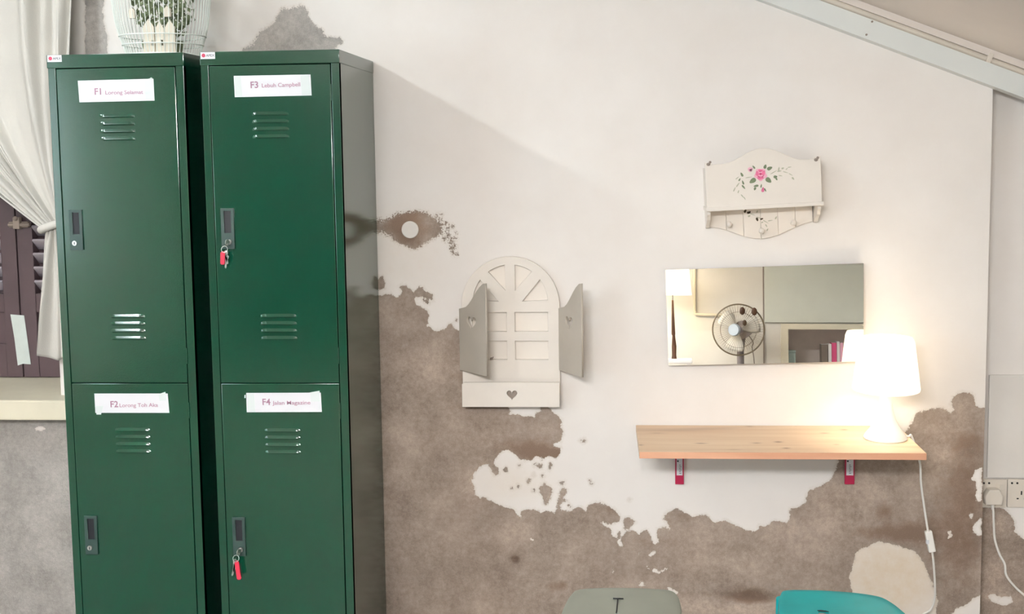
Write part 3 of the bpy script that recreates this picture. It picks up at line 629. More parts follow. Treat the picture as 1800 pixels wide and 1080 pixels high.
# keys hanging in the right locker's locks
def keys(lx, lz, label, red_first):
    y = LY - .0095
    root = empty('key_bunch', (lx, y, lz), label, 'keys', 'key bunches in the locker locks')
    MB().box(lx - .0008, lx + .0008, y - .022, y + .002, lz - .004, lz + .004).mesh(plate(ell(lx, lz, .008, .009), [ell(lx, lz - .004, .0025, .0025, 10)], .0018, 0, mtx=Matrix.Translation((lx, y - .018, lz)) @ Matrix.Rotation(math.radians(70), 4, 'Z') @ Matrix.Translation((-lx, 0, -lz)))).build('key', M['chrome'], root)
    cx, cz = lx - .008, lz - .018
    MB().tube([(cx + .0085 * math.cos(i * math.pi / 10), y - .017 + .003 * math.sin(i * math.pi / 10), cz + .0085 * math.sin(i * math.pi / 10)) for i in range(20)], .0009, n=6, closed=True).build('key_ring', M['chrome'], root)
    T = lambda x, z, a: Matrix.Translation((x, y - .014, z)) @ Matrix.Rotation(math.radians(a), 4, 'Y')
    if red_first: rp, kp = (cx - .006, cz - .024, 3), (cx + .004, cz - .026, -6)
    else: rp, kp = (cx + .004, cz - .034, -6), (cx - .007, cz - .026, 8)
    tag_h = .028 if red_first else .046
    ro = [(-.0055, -tag_h / 2), (-.003, -tag_h / 2 - .003), (.003, -tag_h / 2 - .003), (.0055, -tag_h / 2), (.0055, tag_h / 2), (.002, tag_h / 2 + .004), (-.002, tag_h / 2 + .004), (-.0055, tag_h / 2)]
    MB().mesh(plate(ro, [], .003, 0, bev=.0006, mtx=T(*rp))).build('tag', M['red_tag'], root, label='red plastic tag')
    for dz, da in ((0, 0), (-.012, 14)):
        ko = [(-.0045, .012), (-.006, .019), (0, .024), (.006, .019), (.0045, .012), (.0022, .010), (.0022, -.012), (.0005, -.015), (-.0022, -.012)]
        MB().mesh(plate(ko, [ell(0, .0185, .0018, .0018, 8)], .0016, .003, mtx=T(kp[0] + dz * .2, kp[1] + dz, kp[2] + da))).build('key', M['chrome'], root)
keys(-1.066 + .0625, 1.3195, 'key bunch with a short red tag hanging from the F3 door lock', True)
keys(-1.066 + .0625, .461, 'key bunch with a long red tag hanging from the F4 door lock', False)

# ------------------------------------------------------------------ birdcage on the left locker
def cage():
    cx, cy, z0 = -1.258, -.235, LH
    root = empty('birdcage', (cx, cy, z0), 'white wire birdcage with beige picket panels standing on the left green locker', 'birdcage')
    prof = [(.104, 0), (.112, .03), (.122, .06), (.131, .10), (.137, .15), (.140, .19), (.138, .24), (.125, .30), (.095, .355), (.05, .395), (.008, .41)]
    MB().lathe([(0, .0), (.108, 0), (.112, .006), (.108, .014), (0, .012)], (cx, cy, z0), n=48).build('base', M['wire'], root)
    nb = 64
    bars = MB()
    for i in range(nb):
        a = 2 * math.pi * i / nb; bars.tube([(cx + r * math.cos(a), cy + r * math.sin(a), z0 + .01 + h) for r, h in prof], .0011, n=5, sub=2)
    bars.build('bars', M['wire'], root)
    for r, h in ((.113, .03), (.1215, .055), (.1395, .185), (.126, .30)):
        MB().tube([(cx + r * math.cos(2 * math.pi * i / 48), cy + r * math.sin(2 * math.pi * i / 48), z0 + .01 + h) for i in range(48)], .0018, n=6, closed=True).build('hoop', M['wire'], root)
    MB().ball((cx, cy, z0 + .425), .014).tube([(cx, cy, z0 + .435), (cx + .012, cy, z0 + .45), (cx, cy, z0 + .465), (cx - .012, cy, z0 + .45), (cx, cy, z0 + .436)], .002, sub=4).build('finial', M['wire'], root)
    # pickets standing inside the front bars, bent round the cage
    def bent(x, r): return math.sqrt(max(0, r * r - x * x))
    for k, (xa, xb, zt) in enumerate(((-.028, .004, .108), (.008, .032, .104), (.036, .064, .106))):
        xm = (xa + xb) / 2; R = .100; ya = cy - .075
        wz = [[(cx + xb - .0085, z0 + .034), (cx + xb - .003, z0 + .034), (cx + xb - .003, z0 + .050), (cx + xb - .0085, z0 + .050)]] if k < 2 else []
        pts = [(cx + xa, z0 + .014), (cx + xb, z0 + .014), (cx + xb, z0 + zt - .022), (cx + xb - .006, z0 + zt - .012), (cx + xm, z0 + zt), (cx + xa + .006, z0 + zt - .012), (cx + xa, z0 + zt - .022)]
        MB().mesh(plate(pts, wz, .004, ya)).build('picket', M['wire2'], root, smooth=False, label='beige pointed picket')
    MB().mesh(plate([(cx - .030, z0 + .014), (cx + .064, z0 + .014), (cx + .064, z0 + .070), (cx - .030, z0 + .070)], [[(cx - .0045, z0 + .034), (cx + .001, z0 + .034), (cx + .001, z0 + .050), (cx - .0045, z0 + .050)], [(cx + .0235, z0 + .034), (cx + .029, z0 + .034), (cx + .029, z0 + .050), (cx + .0235, z0 + .050)]], .002, cy - .072)).build('picket_panel', M['wire2'], root, smooth=False)
    for xa, zb in ((-.062, .110), (.040, .112)):
        x = cx + xa + .01; yy = cy - bent(xa + .01, .108)
        MB().box(x - .009, x + .009, yy, yy + .012, z0 + zb, z0 + zb + .020, bev=.001).mesh(plate([(x - .011, z0 + zb + .019), (x + .011, z0 + zb + .019), (x, z0 + zb + .030)], [], .014, yy + .013)).build('bird_house', M['wire2'], root)
    # artificial foliage standing in the cage
    rnd = random.Random(3); fo = MB()
    for i in range(900):
        a = rnd.uniform(0, 2 * math.pi); zz = rnd.uniform(.045, .30); rr = .085 * min(1, (zz - .02) / .09) * math.sqrt(rnd.uniform(.25, 1))
        c = Vector((cx + .006 + rr * math.cos(a), cy + rr * math.sin(a), z0 + zz)); l = rnd.uniform(.012, .026); wd = l * .3
        d = Vector((rnd.gauss(0, .5), rnd.gauss(0, .5), rnd.uniform(.3, 1))).normalized(); s = d.cross(Vector((rnd.gauss(0, 1), rnd.gauss(0, 1), .2))).normalized(); nn = d.cross(s) * wd * .3
        vs = [fo.b.verts.new(v) for v in (c, c + d * l * .5 + s * wd + nn, c + d * l, c + d * l * .5 - s * wd + nn)]; fo.b.faces.new(vs)
    plant = fo.build('artificial_plant', M['leaf'], smooth=False)
    tag(plant, 'dull green artificial plant inside the white birdcage', 'plant')
    MB().lathe([(0, .014), (.05, .014), (.062, .05), (.058, .052), (0, .048)], (cx, cy, z0), n=24).build('pot', M['leaf2'], plant)
cage()

# ------------------------------------------------------------------ little window frame shelf with open shutters
def window_shelf():
    cX = (P(813.5, 600).x + P(984.5, 600).x) / 2; hw = .150; ZA = 1.079
    root = empty('window_frame_shelf', (cX, 0, .763), 'cream arched wooden window frame with two shutters greyed for shade and a heart ledge', 'wall decoration')
    z = lambda y: P(897, y, -.02).z
    arch = [(cX - hw, z(650)), (cX - hw, ZA)] + [(cX - hw * math.cos(t), ZA + hw * math.sin(t)) for t in [math.pi * i / 32 for i in range(1, 32)]] + [(cX + hw, ZA), (cX + hw, z(650))]
    arch[0] = (cX - hw, z(690)); arch[-1] = (cX + hw, z(690))
    MB().mesh(plate(arch, [], .006, -.002)).build('back_board', M['cream_in'], root, smooth=False)
    xi0, xi1 = cX - hw + .030, cX + hw - .034; m0, m1 = cX - .011, cX + .012; ri = hw - .031
    zb0, zb1 = z(548.7), z(532.6)
    holes = []
    for za, zb in ((z(584), zb0), (z(633.5), z(599))):
        holes += [[(xi0, za), (m0, za), (m0, zb), (xi0, zb)], [(m1, za), (xi1, za), (xi1, zb), (m1, zb)]]
    # fan light: four sectors
    def sector(t0, t1, sgn):
        o0 = (m1 if sgn > 0 else m0)
        pts = []
        for i in range(9):
            t = t0 + (t1 - t0) * i / 8; pts.append((cX + sgn * ri * math.cos(t) * .98, zb1 + ri * math.sin(t)))
        return pts
    g = .012
    for sgn in (1, -1):
        edge = m1 if sgn > 0 else m0
        a0, a1 = math.radians(3), math.radians(38); b0_, b1_ = math.radians(54), math.radians(83)
        low = sector(a0, a1, sgn); c_ = math.radians(46)
        low = [(cX + sgn * .034, zb1 + .003)] + low
        hi = [(edge + sgn * .002, zb1 + .034)] + sector(b0_, b1_, sgn)
        if hi[-1][0] * sgn < (edge + sgn * .002) * sgn: hi[-1] = (edge + sgn * .002, hi[-1][1])
        holes += [low, hi]
    MB().mesh(plate(arch, holes, .012, -.008, bev=.0012)).build('frame', M['cream'], root, smooth=False)
    # ledge box
    zl0, zl1 = .770, P(897, 673, -.055).z
    b = MB(); x0, x1 = cX - hw + .001, cX + hw - .001
    b.mesh(plate([(x0, zl0), (x1, zl0), (x1, zl1), (x0 + .006, zl1), (x0, zl1 - .006)], [heart(cX + .004, (zl0 + zl1) / 2 - .002, .034, .032)], .008, -.048, bev=.0008))
    b.box(x0 + .002, x0 + .009, -.048, -.002, zl0, zl1 - .006); b.box(x1 - .009, x1 - .002, -.048, -.002, zl0, zl1 - .006); b.box(x0 + .002, x1 - .002, -.048, -.002, zl0, zl0 + .007)
    b.build('ledge_box', M['cream'], root, smooth=False)
    MB().box(cX - .03, cX + .035, -.047, -.044, zl0 + .008, zl1 - .004).build('heart_shade_board', M['heart'], root, smooth=False, label='taupe board added behind the heart cut-out as its inner shade')  # taupe board imitates the shade inside the cut-out
    def shut(hx, ang, name):
        wd = .134; zt0, zt1, zb = P(897, 540).z, P(897, 499, -.1).z, .879
        pts = [(0, zb), (wd, zb), (wd, zt1 + .003)] + [(wd - .012, zt1 + .001)] + [(wd - wd * .85 * u, zt1 + .003 - (zt1 - zt0) * (3 * u * u - 2 * u ** 3)) for u in [i / 8 for i in range(2, 9)]] + [(0, zt0 - .002)]
        hp = heart(.062, P(831, 567, -.05).z, .048, .042)
        M4 = Matrix.Translation((hx, -.022, 0)) @ Matrix.Rotation(-math.radians(ang), 4, 'Z')
        o = MB().mesh(plate(pts, [hp], .005, 0.0, bev=.0008, mtx=M4)).build('shutter', M['shaded_wood'], root, smooth=False, label='shutter with a heart cut-out, greyed for shade')
        for zz in (zb + .05, zt0 - .045):
            MB().cyl((hx, -.024, zz - .012), (hx, -.024, zz + .012), .0035, n=10).build('hinge', M['brass'], o)
        return o
    shut(cX - hw - .004, 47, 'l'); shut(cX + hw + .003, 58, 'r')
    kx = P(864, 631, -.03)
    MB().ball((kx.x, -.028, kx.z), .005, (1, 1, .8)).cyl((kx.x, -.02, kx.z), (kx.x, -.028, kx.z), .0025, n=10).tube([(kx.x - .004, -.03, kx.z - .003), (kx.x + .003, -.032, kx.z + .002), (kx.x + .006, -.03, kx.z + .006)], .0018, n=6).build('knob', M['heart'], root)
window_shelf()

# ------------------------------------------------------------------ rose painted peg rack
def rack():
    c = P(1339, 340, -.05); D = .095
    tilt = Matrix.Translation((c.x, 0, c.z)) @ Matrix.Rotation(math.radians(-2.6), 4, 'Y') @ Matrix.Translation((-c.x, 0, -c.z))
    root = empty('peg_rack', (c.x, 0, c.z), 'cream wooden peg rack painted with a pink rose, hung above the mirror', 'peg rack')
    S = 1 / 575.0
    def q(x, y): return (c.x + (x - 1339) * S * (1 - D * .27), c.z - (y + (x - 1339) * -.0 - 340) * S * (1 - D * .27))
    # coordinates measured in the rack's own tilted frame
    hw = .166
    zt, zp, zl = c.z + .093, c.z + .133, c.z - .031
    top = []
    for i in range(33):
        u = -1 + 2 * i / 32; x = c.x + hw * u; a = abs(u)
        zz = zt + (zp - zt) * (math.cos(math.pi * min(1, a / .72)) * .5 + .5) + (.006 if a > .93 else 0)
        top.append((x, zz))
    front = [(c.x - hw, zl)] + top + [(c.x + hw, zl)]
    fr = MB().mesh(plate(front, [], .009, -D + .009, bev=.0015)); fr.b.transform(tilt); fr = fr.build('front_panel', M['cream'], root, smooth=False)
    bk = MB()
    n = 6; w6 = 2 * (hw - .012) / n
    for i in range(n):
        xa = c.x - hw + .012 + i * w6; xb = xa + w6 - .003
        zc = lambda x: zl - .062 - .045 * (math.cos(math.pi * (x - c.x) / hw) * .5 + .5)
        pts = [(xa, zp - .05), (xa, zc(xa)), ((xa + xb) / 2, zc((xa + xb) / 2)), (xb, zc(xb)), (xb, zp - .05)]
        bk.mesh(plate(pts, [], .010, -.001, bev=.0012))
    bk.box(c.x - hw + .012, c.x + hw - .012, -.003, -.001, zl - .058, zp - .05)
    bk.b.transform(tilt); bk.build('plank_back', M['cream_in'], root, smooth=False)
    s = MB().box(c.x - hw - .004, c.x + hw + .006, -D - .006, -.001, zl - .012, zl, bev=.002); s.b.transform(tilt); s.build('shelf_bottom', M['cream'], root)
    for sg in (-1, 1):
        x = c.x + sg * (hw - .005)
        prof = [(-.001, zt - .01), (-D + .008, zt - .01), (-D + .008, zl), (-.001, zl)]
        low = [(-.001, zl - .012), (-D + .012, zl - .012), (-D + .011, zl - .022), (-D + .024, zl - .030), (-D + .030, zl - .040), (-D + .046, zl - .046), (-.030, zl - .058), (-.020, zl - .066), (-.001, zl - .068)]
        for nm, pp in (('side_panel', prof), ('bracket', low)):
            b = MB(); lo_ = [b.b.verts.new((x - .005, y, z)) for y, z in pp]; hi_ = [b.b.verts.new((x + .005, y, z)) for y, z in pp]
            b.b.faces.new(lo_); b.b.faces.new(hi_[::-1]); m_ = len(pp)
            for i in range(m_): b.b.faces.new((lo_[i], lo_[(i + 1) % m_], hi_[(i + 1) % m_], hi_[i]))
            b.b.transform(tilt); b.build(nm, M['cream'], root, smooth=False)
    for x, y in ((1281, 397), (1338, 408), (1394, 394)):
        k = P(x, y, -.03); MB().cyl((k.x, -.008, k.z), (k.x, -.04, k.z + .004), .0055, .0045, n=14).ball((k.x, -.043, k.z + .005), .0085, (1, .8, 1)).build('peg', M['cream'], root)
    # carved corner curls
    for x, y in ((1245, 289), (1434, 281)):
        k = P(x, y, -D); MB().ball((k.x, -D - .003, k.z), .006, (1, .5, .8), 10).ball((k.x + .005, -D - .003, k.z + .006), .004, (1, .5, 1), 8).build('corner_stud', M['heart'], root, label='worn grey-brown corner stud')
    # the painting, on the front panel
    yf = -D - .0018
    def px(x, y): k = P(x, y, yf); return (k.x, k.z)
    def leafp(x, y, l, wd, a):
        ca, sa = math.cos(math.radians(a)), math.sin(math.radians(a)); out = []
        for i in range(12):
            t = 2 * math.pi * i / 12; u = math.cos(t); v = math.sin(t) * (1 - .35 * u); X = l / 2 * (u); Yy = wd / 2 * v; out.append(px(x + X * ca - Yy * sa, y - (X * sa + Yy * ca)))
        return out
    g1, g2 = MB(), MB()
    for a in ((1323, 318, 13, 8, 215), (1351, 317, 12, 8, -40), (1345, 293, 8, 5, 70), (1353, 296, 10, 6, 25), (1329, 327, 9, 4, 190), (1327, 332, 6, 4, 250), (1363, 311, 7, 5, 10), (1365, 315, 5, 3, -60), (1304, 307, 8, 4, 120), (1306, 321, 8, 3, 110), (1307, 329, 9, 3, -50), (1300, 316, 6, 2.5, 60), (1345, 334, 7, 2.4, -60), (1325, 294, 7, 3, 130), (1338, 327, 7, 2.4, 80)): g1.mesh(plate(leafp(*a), [], .0003, yf))
    for a in ((1297, 325, 10, 2.2, 55), (1291, 333, 9, 2, 65), (1298, 337, 6, 2, 70), (1305, 345, 8, 2, -50), (1309, 349, 6, 1.6, -60), (1316, 312, 12, 1.4, 10), (1296, 313, 8, 1.6, 40), (1360, 303, 14, 1.4, 30), (1369, 297, 7, 2.4, 80), (1370, 301, 8, 2, 10), (1376, 296, 5, 3, 20), (1381, 303, 10, 1.4, -15), (1390, 307, 8, 1.4, -30), (1394, 314, 6, 3, -50), (1388, 294, 7, 1.5, 10), (1372, 309, 7, 1.6, -10), (1383, 297, 5, 1.5, 40)): g2.mesh(plate(leafp(*a), [], .0003, yf))
    g1.build('painted_leaves', M['olive'], root, smooth=False); g2.build('painted_sprigs', M['olive2'], root, smooth=False)
    rs, rl_, rd = MB(), MB(), MB()
    bud1, bud2 = MB(), MB()
    pt = [px(1337 + (10.5 + 1.5 * math.sin(5 * t)) * math.cos(t), 307 + (10.5 + 1.4 * math.sin(5 * t)) * math.sin(t)) for t in [2 * math.pi * i / 40 for i in range(40)]]
    rl_.mesh(plate(pt, [], .0003, yf - .0003)); bud1.mesh(plate(leafp(1319, 298, 9, 8, 20), [], .0003, yf - .0003)); bud1.mesh(plate(leafp(1320, 299, 5, 5, 40), [], .0006, yf)); bud2.mesh(plate(leafp(1341, 334, 8, 5, 80), [], .0003, yf - .0003)); bud2.mesh(plate(leafp(1341, 331, 5, 2, 60), [], .0006, yf))
    for a in ((1331, 305, 9, 6, 100), (1342, 304, 9, 6, 70), (1337, 313, 12, 6, 0), (1337, 300, 9, 5, 0)): rs.mesh(plate(leafp(*a), [], .0003, yf - .0006))
    for a in ((1337, 306, 5, 4, 0), (1334, 311, 6, 1.6, -30), (1341, 310, 6, 1.6, 40), (1337, 301, 6, 1.4, 10)): rd.mesh(plate(leafp(*a), [], .0003, yf - .0009))
    bud1.build('painted_rosebud', M['rose_light'], root, smooth=False); bud2.build('painted_rosebud', M['rose'], root, smooth=False); rl_.build('painted_rose', M['rose_light'], root, smooth=False); rs.build('painted_petals', M['rose'], root, smooth=False); rd.build('painted_rose_heart', M['rose_dark'], root, smooth=False)
    yf = -.0128; vn, v2 = MB(), MB()
    for a in ((1310, 371, 7, 4, 60), (1316, 374, 6, 4, 10), (1331, 386, 7, 4, -70), (1339, 385, 6, 3, 20), (1318, 373, 4, 3, 60)): vn.mesh(plate(leafp(*a), [], .0003, yf))
    for a in ((1322, 377, 12, 1.2, -20), (1334, 383, 10, 1.2, -20), (1317, 380, 5, 3, 20), (1331, 372, 5, 2.4, 60), (1346, 390, 12, 1.2, -30), (1354, 388, 9, 1.4, 10), (1364, 383, 6, 2.4, 60), (1347, 397, 6, 2, -60), (1340, 391, 4, 2, 30), (1349, 404, 5, 2, 60)): v2.mesh(plate(leafp(*a), [], .0003, yf))
    vn.build('painted_vine', M['vine'], root, smooth=False); v2.build('painted_vine_leaves', M['olive2'], root, smooth=False)
rack()

# ------------------------------------------------------------------ mirror
def mirror():
    cs = [Pmir(1170, 475), Pmir(1518, 463), Pmir(1518, 635.5), Pmir(1175, 643)]
    n = Vector(MN); root = empty('wall_mirror', sum(cs, Vector()) / 4, 'frameless rectangular mirror on the wall, reflecting a fan', 'mirror')
    b = MB(); f = [b.b.verts.new(c) for c in cs]; b.b.faces.new(f); g = b.build('glass', M['mirror'], root, smooth=False)
    b = MB(); f = [b.b.verts.new(c - n * .0006) for c in cs]; k = [b.b.verts.new(c - n * .004) for c in cs]; b.b.faces.new(k); b.b.faces.new(f)
    for i in range(4): b.b.faces.new((f[i], f[(i + 1) % 4], k[(i + 1) % 4], k[i]))
    b.build('backing', M['fan_grey'], root, smooth=False)
mirror()

# ------------------------------------------------------------------ shelf board with brackets
def shelf():
    X0, X1, ZS, D, T = .1045, .8985, .7015, .326, .019
    root = empty('wall_shelf', ((X0 + X1) / 2, 0, ZS), 'knotty pine shelf board on two crimson brackets under the mirror', 'shelf')
    b = MB(); b.box(X0, X1, -D, -.003, ZS - T, ZS, bev=.0012)
    for f in b.b.faces:
        if abs(f.calc_center_median().y + D) < .002: f.material_index = 1
    # fine top skin carrying the knots
    nx_, ny_ = 200, 60; kn = b.b.verts.layers.float.new('knot'); vs = []
    kp = [Pz(x, y, ZS) for x, y in ((1232, 780), (1368, 777.5), (1382, 788.5), (1330, 779.5), (1126, 783), (1449, 762), (1484, 756), (1155, 762), (1317, 750), (1470, 782), (1290, 791))]
    kr = [(.016, .005, .9), (.011, .007, 1), (.010, .006, 1), (.012, .006, .7), (.008, .005, .8), (.012, .005, .8), (.010, .006, .8), (.02, .006, .4), (.012, .008, .5), (.008, .006, .5), (.02, .005, .3)]
    for j in range(ny_ + 1):
        row = []
        for i in range(nx_ + 1):
            x = X0 + .001 + (X1 - X0 - .002) * i / nx_; y = -D + .0015 + (D - .006) * j / ny_; v = b.b.verts.new((x, y, ZS + .0003)); s = 0
            for k_, (rx, ry, am) in zip(kp, kr): s += am * math.exp(-((x - k_.x) / rx) ** 2 - ((y - k_.y) / ry) ** 2)
            s += .35 * math.exp(-((x - .25) / .17) ** 2 - ((y + .045 + .02 * math.sin(x * 9)) / .02) ** 2)
            v[kn] = min(1, s); row.append(v)
        vs.append(row)
    for j in range(ny_):
        for i in range(nx_): b.b.faces.new((vs[j][i], vs[j][i + 1], vs[j + 1][i + 1], vs[j + 1][i]))
    b.build('board', [M['pine'], M['pine_edge']], root)
    for xa, xb, yb in ((1187, 1202, 852), (1485, 1502, 852)):
        k0 = P(xa, yb, -.012); k1 = P(xb, yb, -.012); x0, x1 = k0.x, k1.x; zb = k0.z
        br = MB().box(x0, x1, -.012, -.0035, zb, ZS - T - .001, bev=.0015).box(x0, x1, -.27, -.012, ZS - T - .009, ZS - T - .001, bev=.0015)
        for xx in (x0, x1 - .002): br.mesh(plate([(0, ZS - T - .004), (.05, ZS - T - .004), (.0, ZS - T - .055)], [], .002, 0, mtx=Matrix.Translation((xx + .002, -.012, 0)) @ Matrix.Rotation(math.radians(-90), 4, 'Z')))
        br = br.build('bracket', M['crimson'], root, label='crimson steel bracket with a white sticker')
        zs_ = P(xa, 836, -.012).z
        MB().box(x0 + .004, x1 - .004, -.0128, -.0118, zs_, ZS - T - .012).build('sticker', M['paper'], br)
        mk = MB(); zz = P(xa, 811, -.012).z
        mk.cyl((x0 + .008, -.0128, zz), (x0 + .008, -.0134, zz), .0028, n=12)
        for i in range(6): mk.box(x0 + .012, x0 + .0185 - (i % 2) * .002, -.0133, -.0128, zs_ + .006 + i * .0052, zs_ + .0075 + i * .0052)
        mk.build('sticker_print', M['black'], br)
shelf()

# ------------------------------------------------------------------ table lamp on the shelf
def lamp():
    cx, cy, z0 = .824, -.16, .7018
    root = empty('table_lamp', (cx, cy, z0), 'lit white table lamp with a drum shade at the right end of the pine shelf', 'lamp')
    MB().lathe([(0, 0), (.060, 0), (.062, .004), (.058, .012), (.044, .030), (.030, .055), (.021, .085), (.018, .110), (.017, .135), (0, .135)], (cx, cy, z0), n=40).build('base', M['white_plastic'], root)
    MB().lathe([(.094, .145), (.0955, .150), (.0935, .165), (.078, .285), (.072, .298), (.060, .300), (.058, .298), (.070, .294), (.0760, .283), (.0915, .165), (.0925, .150)], (cx, cy, z0), n=56, close=True).build('lamp_shade', M['shade'], root)
    MB().cyl((cx, cy, z0 + .135), (cx, cy, z0 + .165), .014, n=20).build('bulb_holder', M['white_plastic'], root)
    MB().ball((cx, cy, z0 + .215), .026, (1, 1, 1.5), 20).build('bulb', M['bulb'], root)
    for i in range(3):
        a = i * 2.094 + .4; MB().tube([(cx + .014 * math.cos(a), cy + .014 * math.sin(a), z0 + .150), (cx + .0925 * math.cos(a), cy + .0925 * math.sin(a), z0 + .155)], .0018, n=6).build('shade_spoke', M['white_plastic'], root)
    pts = [(cx + .055, cy + .01, z0 + .004), (.895, -.148, z0 + .004), (.9035, -.146, z0 + .002), P(1616.5, 812, -.145), P(1619, 850, -.13), P(1624, 888, -.12), P(1631, 934, -.11)]
    MB().tube(pts, .0032, n=8, sub=6).build('cord', M['white_plastic'], root)
    a, b_ = P(1631.5, 934, -.11), P(1638, 970, -.105)
    m = MB().box(-.0105, .0105, -.008, .008, -.033, .033, bev=.004); mid = (a + b_) / 2; ang = math.atan2(b_.x - a.x, a.z - b_.z)
    m.b.transform(Matrix.Translation(mid) @ Matrix.Rotation(-ang, 4, 'Y')); sw = m.build('inline_switch', M['white_plastic'], root)
    MB().box(mid.x - .013, mid.x - .005, mid.y - .0095, mid.y, mid.z - .006, mid.z + .006, bev=.001).build('switch_wheel', M['paper'], sw)
    pts = [P(1638.5, 969, -.105), P(1641, 990, -.09), P(1643.5, 1030, -.07), P(1643, 1052, -.05), P(1636, 1072, -.04), P(1622, 1082, -.035), P(1618, 1100, -.03), P(1640, 1120, -.03)]
    MB().tube(pts, .0032, n=8, sub=6).build('cord', M['white_plastic'], root)
lamp()

# ------------------------------------------------------------------ sockets, plug and its cord
def sockets():
    Yp = RY - .009
    def one(x0, x1, label, plug):
        a, b_ = P(x0, 843, Yp), P(x1, 893, Yp); root = empty('power_socket', ((a.x + b_.x) / 2, RY, (a.z + b_.z) / 2), label, 'socket', 'wall sockets by the corner')
        z0, z1 = P(x0, 893, Yp).z, a.z
        MB().box(a.x, b_.x, Yp, RY, z0, z1, bev=.003).build('face_plate', M['socket'], root)
        cx, cz = (a.x + b_.x) / 2, (z0 + z1) / 2
        for d in (.006, .022):
            MB().cyl((a.x + .012 + d * 1.0 - .006, Yp + .001, z1 - .012), (a.x + .012 + d - .006, Yp - .0012, z1 - .012), .0032, n=12).build('screw', M['black'], root)
        MB().box(b_.x - .022, b_.x - .010, Yp - .003, Yp, z1 - .034, z1 - .016, bev=.001).build('switch', M['socket'], root)
        if not plug:
            h = MB().box(cx - .002, cx + .002, Yp - .0006, Yp + .001, cz - .004, cz + .008)
            for s in (-1, 1): h.box(cx + s * .011 - .003, cx + s * .011 + .003, Yp - .0006, Yp + .001, cz - .018, cz - .014)
            h.build('pin_holes', M['black'], root)
    one(1722.5, 1769.5, 'ivory wall socket next to the corner, with a white plug in it', True)
    one(1772, 1819, 'ivory wall socket with empty pin holes at the right edge', False)
    k = P(1747, 875, Yp - .02); r = empty('plug', (k.x, Yp, k.z), 'white three-pin plug with its flex hanging from the corner socket', 'plug')
    MB().mesh(plate([(k.x - .022, k.z - .018), (k.x + .020, k.z - .018), (k.x + .022, k.z + .004), (k.x + .012, k.z + .022), (k.x - .014, k.z + .022), (k.x - .025, k.z + .004)], [], .026, Yp - .001, bev=.004)).build('plug_body', M['socket'], r)
    y = Yp - .014
    pts = [(k.x - .002, y, k.z - .018), P(1746, 900, y), P(1747, 925, y + .004), P(1749, 950, y + .004), P(1757, 975, y + .004), P(1766, 992, y + .006), P(1769, 1012, y + .008), P(1784, 1032, y + .008), P(1803, 1049, y + .006), P(1835, 1075, y + .004)]
    MB().tube(pts, .0036, n=8, sub=6).tube([(k.x - .002, y, k.z - .016), (k.x - .001, y, k.z - .04)], [.006, .0042], n=10).build('flex', M['white_plastic'], r)
sockets()

# ------------------------------------------------------------------ stools
def stool(name, outline_px, z, matl, label, hole, groove, material_label):
    pts = [Pz(x, y, z) for x, y in outline_px]; n = len(pts)
    # smooth the outline
    q = []
    for i in range(n):
        a, b_, c_, d = pts[i - 1], pts[i], pts[(i + 1) % n], pts[(i + 2) % n]
        for k in range(5):
            t = k / 5; q.append(.5 * ((2 * b_) + (c_ - a) * t + (2 * a - 5 * b_ + 4 * c_ - d) * t * t + (-a + 3 * b_ - 3 * c_ + d) * t ** 3))
    c = sum(q, Vector()) / len(q); h = Pz(*hole, z); root = empty(name, (c.x, c.y, 0), label, 'stool')
    b = MB(); rings = []
    for s, dz in ((.10, -.004), (.6, -.003), (.86, -.001), (.95, -.0005), (.985, -.003), (1.0, -.010), (1.01, -.03), (1.0, -.03), (.97, -.012), (.1, -.012)):
        rings.append([b.b.verts.new((c.x + (p.x - c.x) * s if s > .2 else h.x + (p.x - c.x) * s * .8, (c.y + (p.y - c.y) * s) if s > .2 else h.y + (p.y - c.y) * s * .8, z + dz)) for p in q])
    m = len(q)
    for r in range(len(rings) - 1):
        for i in range(m): b.b.faces.new((rings[r][i], rings[r][(i + 1) % m], rings[r + 1][(i + 1) % m], rings[r + 1][i]))
    for i in range(m): b.b.faces.new((rings[-1][i], rings[-1][(i + 1) % m], rings[0][(i + 1) % m], rings[0][i]))
    b.build('seat', matl, root)
    if groove:
        g0, g1 = Pz(*groove[0], z), Pz(*groove[1], z)
        MB().tube([g0 + Vector((0, 0, -.001)), (g0 + g1) / 2 + Vector((0, 0, -.0015)), g1 + Vector((0, 0, -.003))], .0016, n=6).tube([g0 + Vector((-.012, 0, -.001)), g0 + Vector((.014, .0, -.001))], .0018, n=6).build('seat_crease', M['recess'], root)
    xs_, ys_ = [p.x for p in q], [p.y for p in q]; x0, x1, y0, y1 = min(xs_) + .05, max(xs_) - .06, min(ys_) + .035, max(ys_) - .035
    feet = []
    for sx, sy in ((0, 0), (1, 0), (1, 1), (0, 1)):
        t = Vector((x1 if sx else x0, y1 if sy else y0, z - .014)); f = Vector((t.x + (.03 if sx else -.006), t.y + (.03 if sy else -.03), 0)); feet.append((t, f))
        MB().tube([t, t.lerp(f, .5), f], [.016, .014, .011], n=12).build('leg', matl, root)
    for i in range(4):
        a = feet[i][0].lerp(feet[i][1], .6); b2 = feet[(i + 1) % 4][0].lerp(feet[(i + 1) % 4][1], .6); MB().tube([a, b2], .007, n=8).build('stretcher', matl, root)
G = [(984, 1084), (992, 1062), (1003, 1044), (1020, 1034), (1085, 1031.5), (1150, 1033.5), (1178, 1036), (1191, 1044), (1197, 1060), (1199, 1084), (1197, 1112), (1180, 1134), (1087, 1141), (1000, 1136), (982, 1116)]
stool('grey_stool', G, .43, M['greystool'], 'grey-green stool standing below the arched window frame', (1083, 1081), ((1086, 1052), (1083.5, 1076)), '')
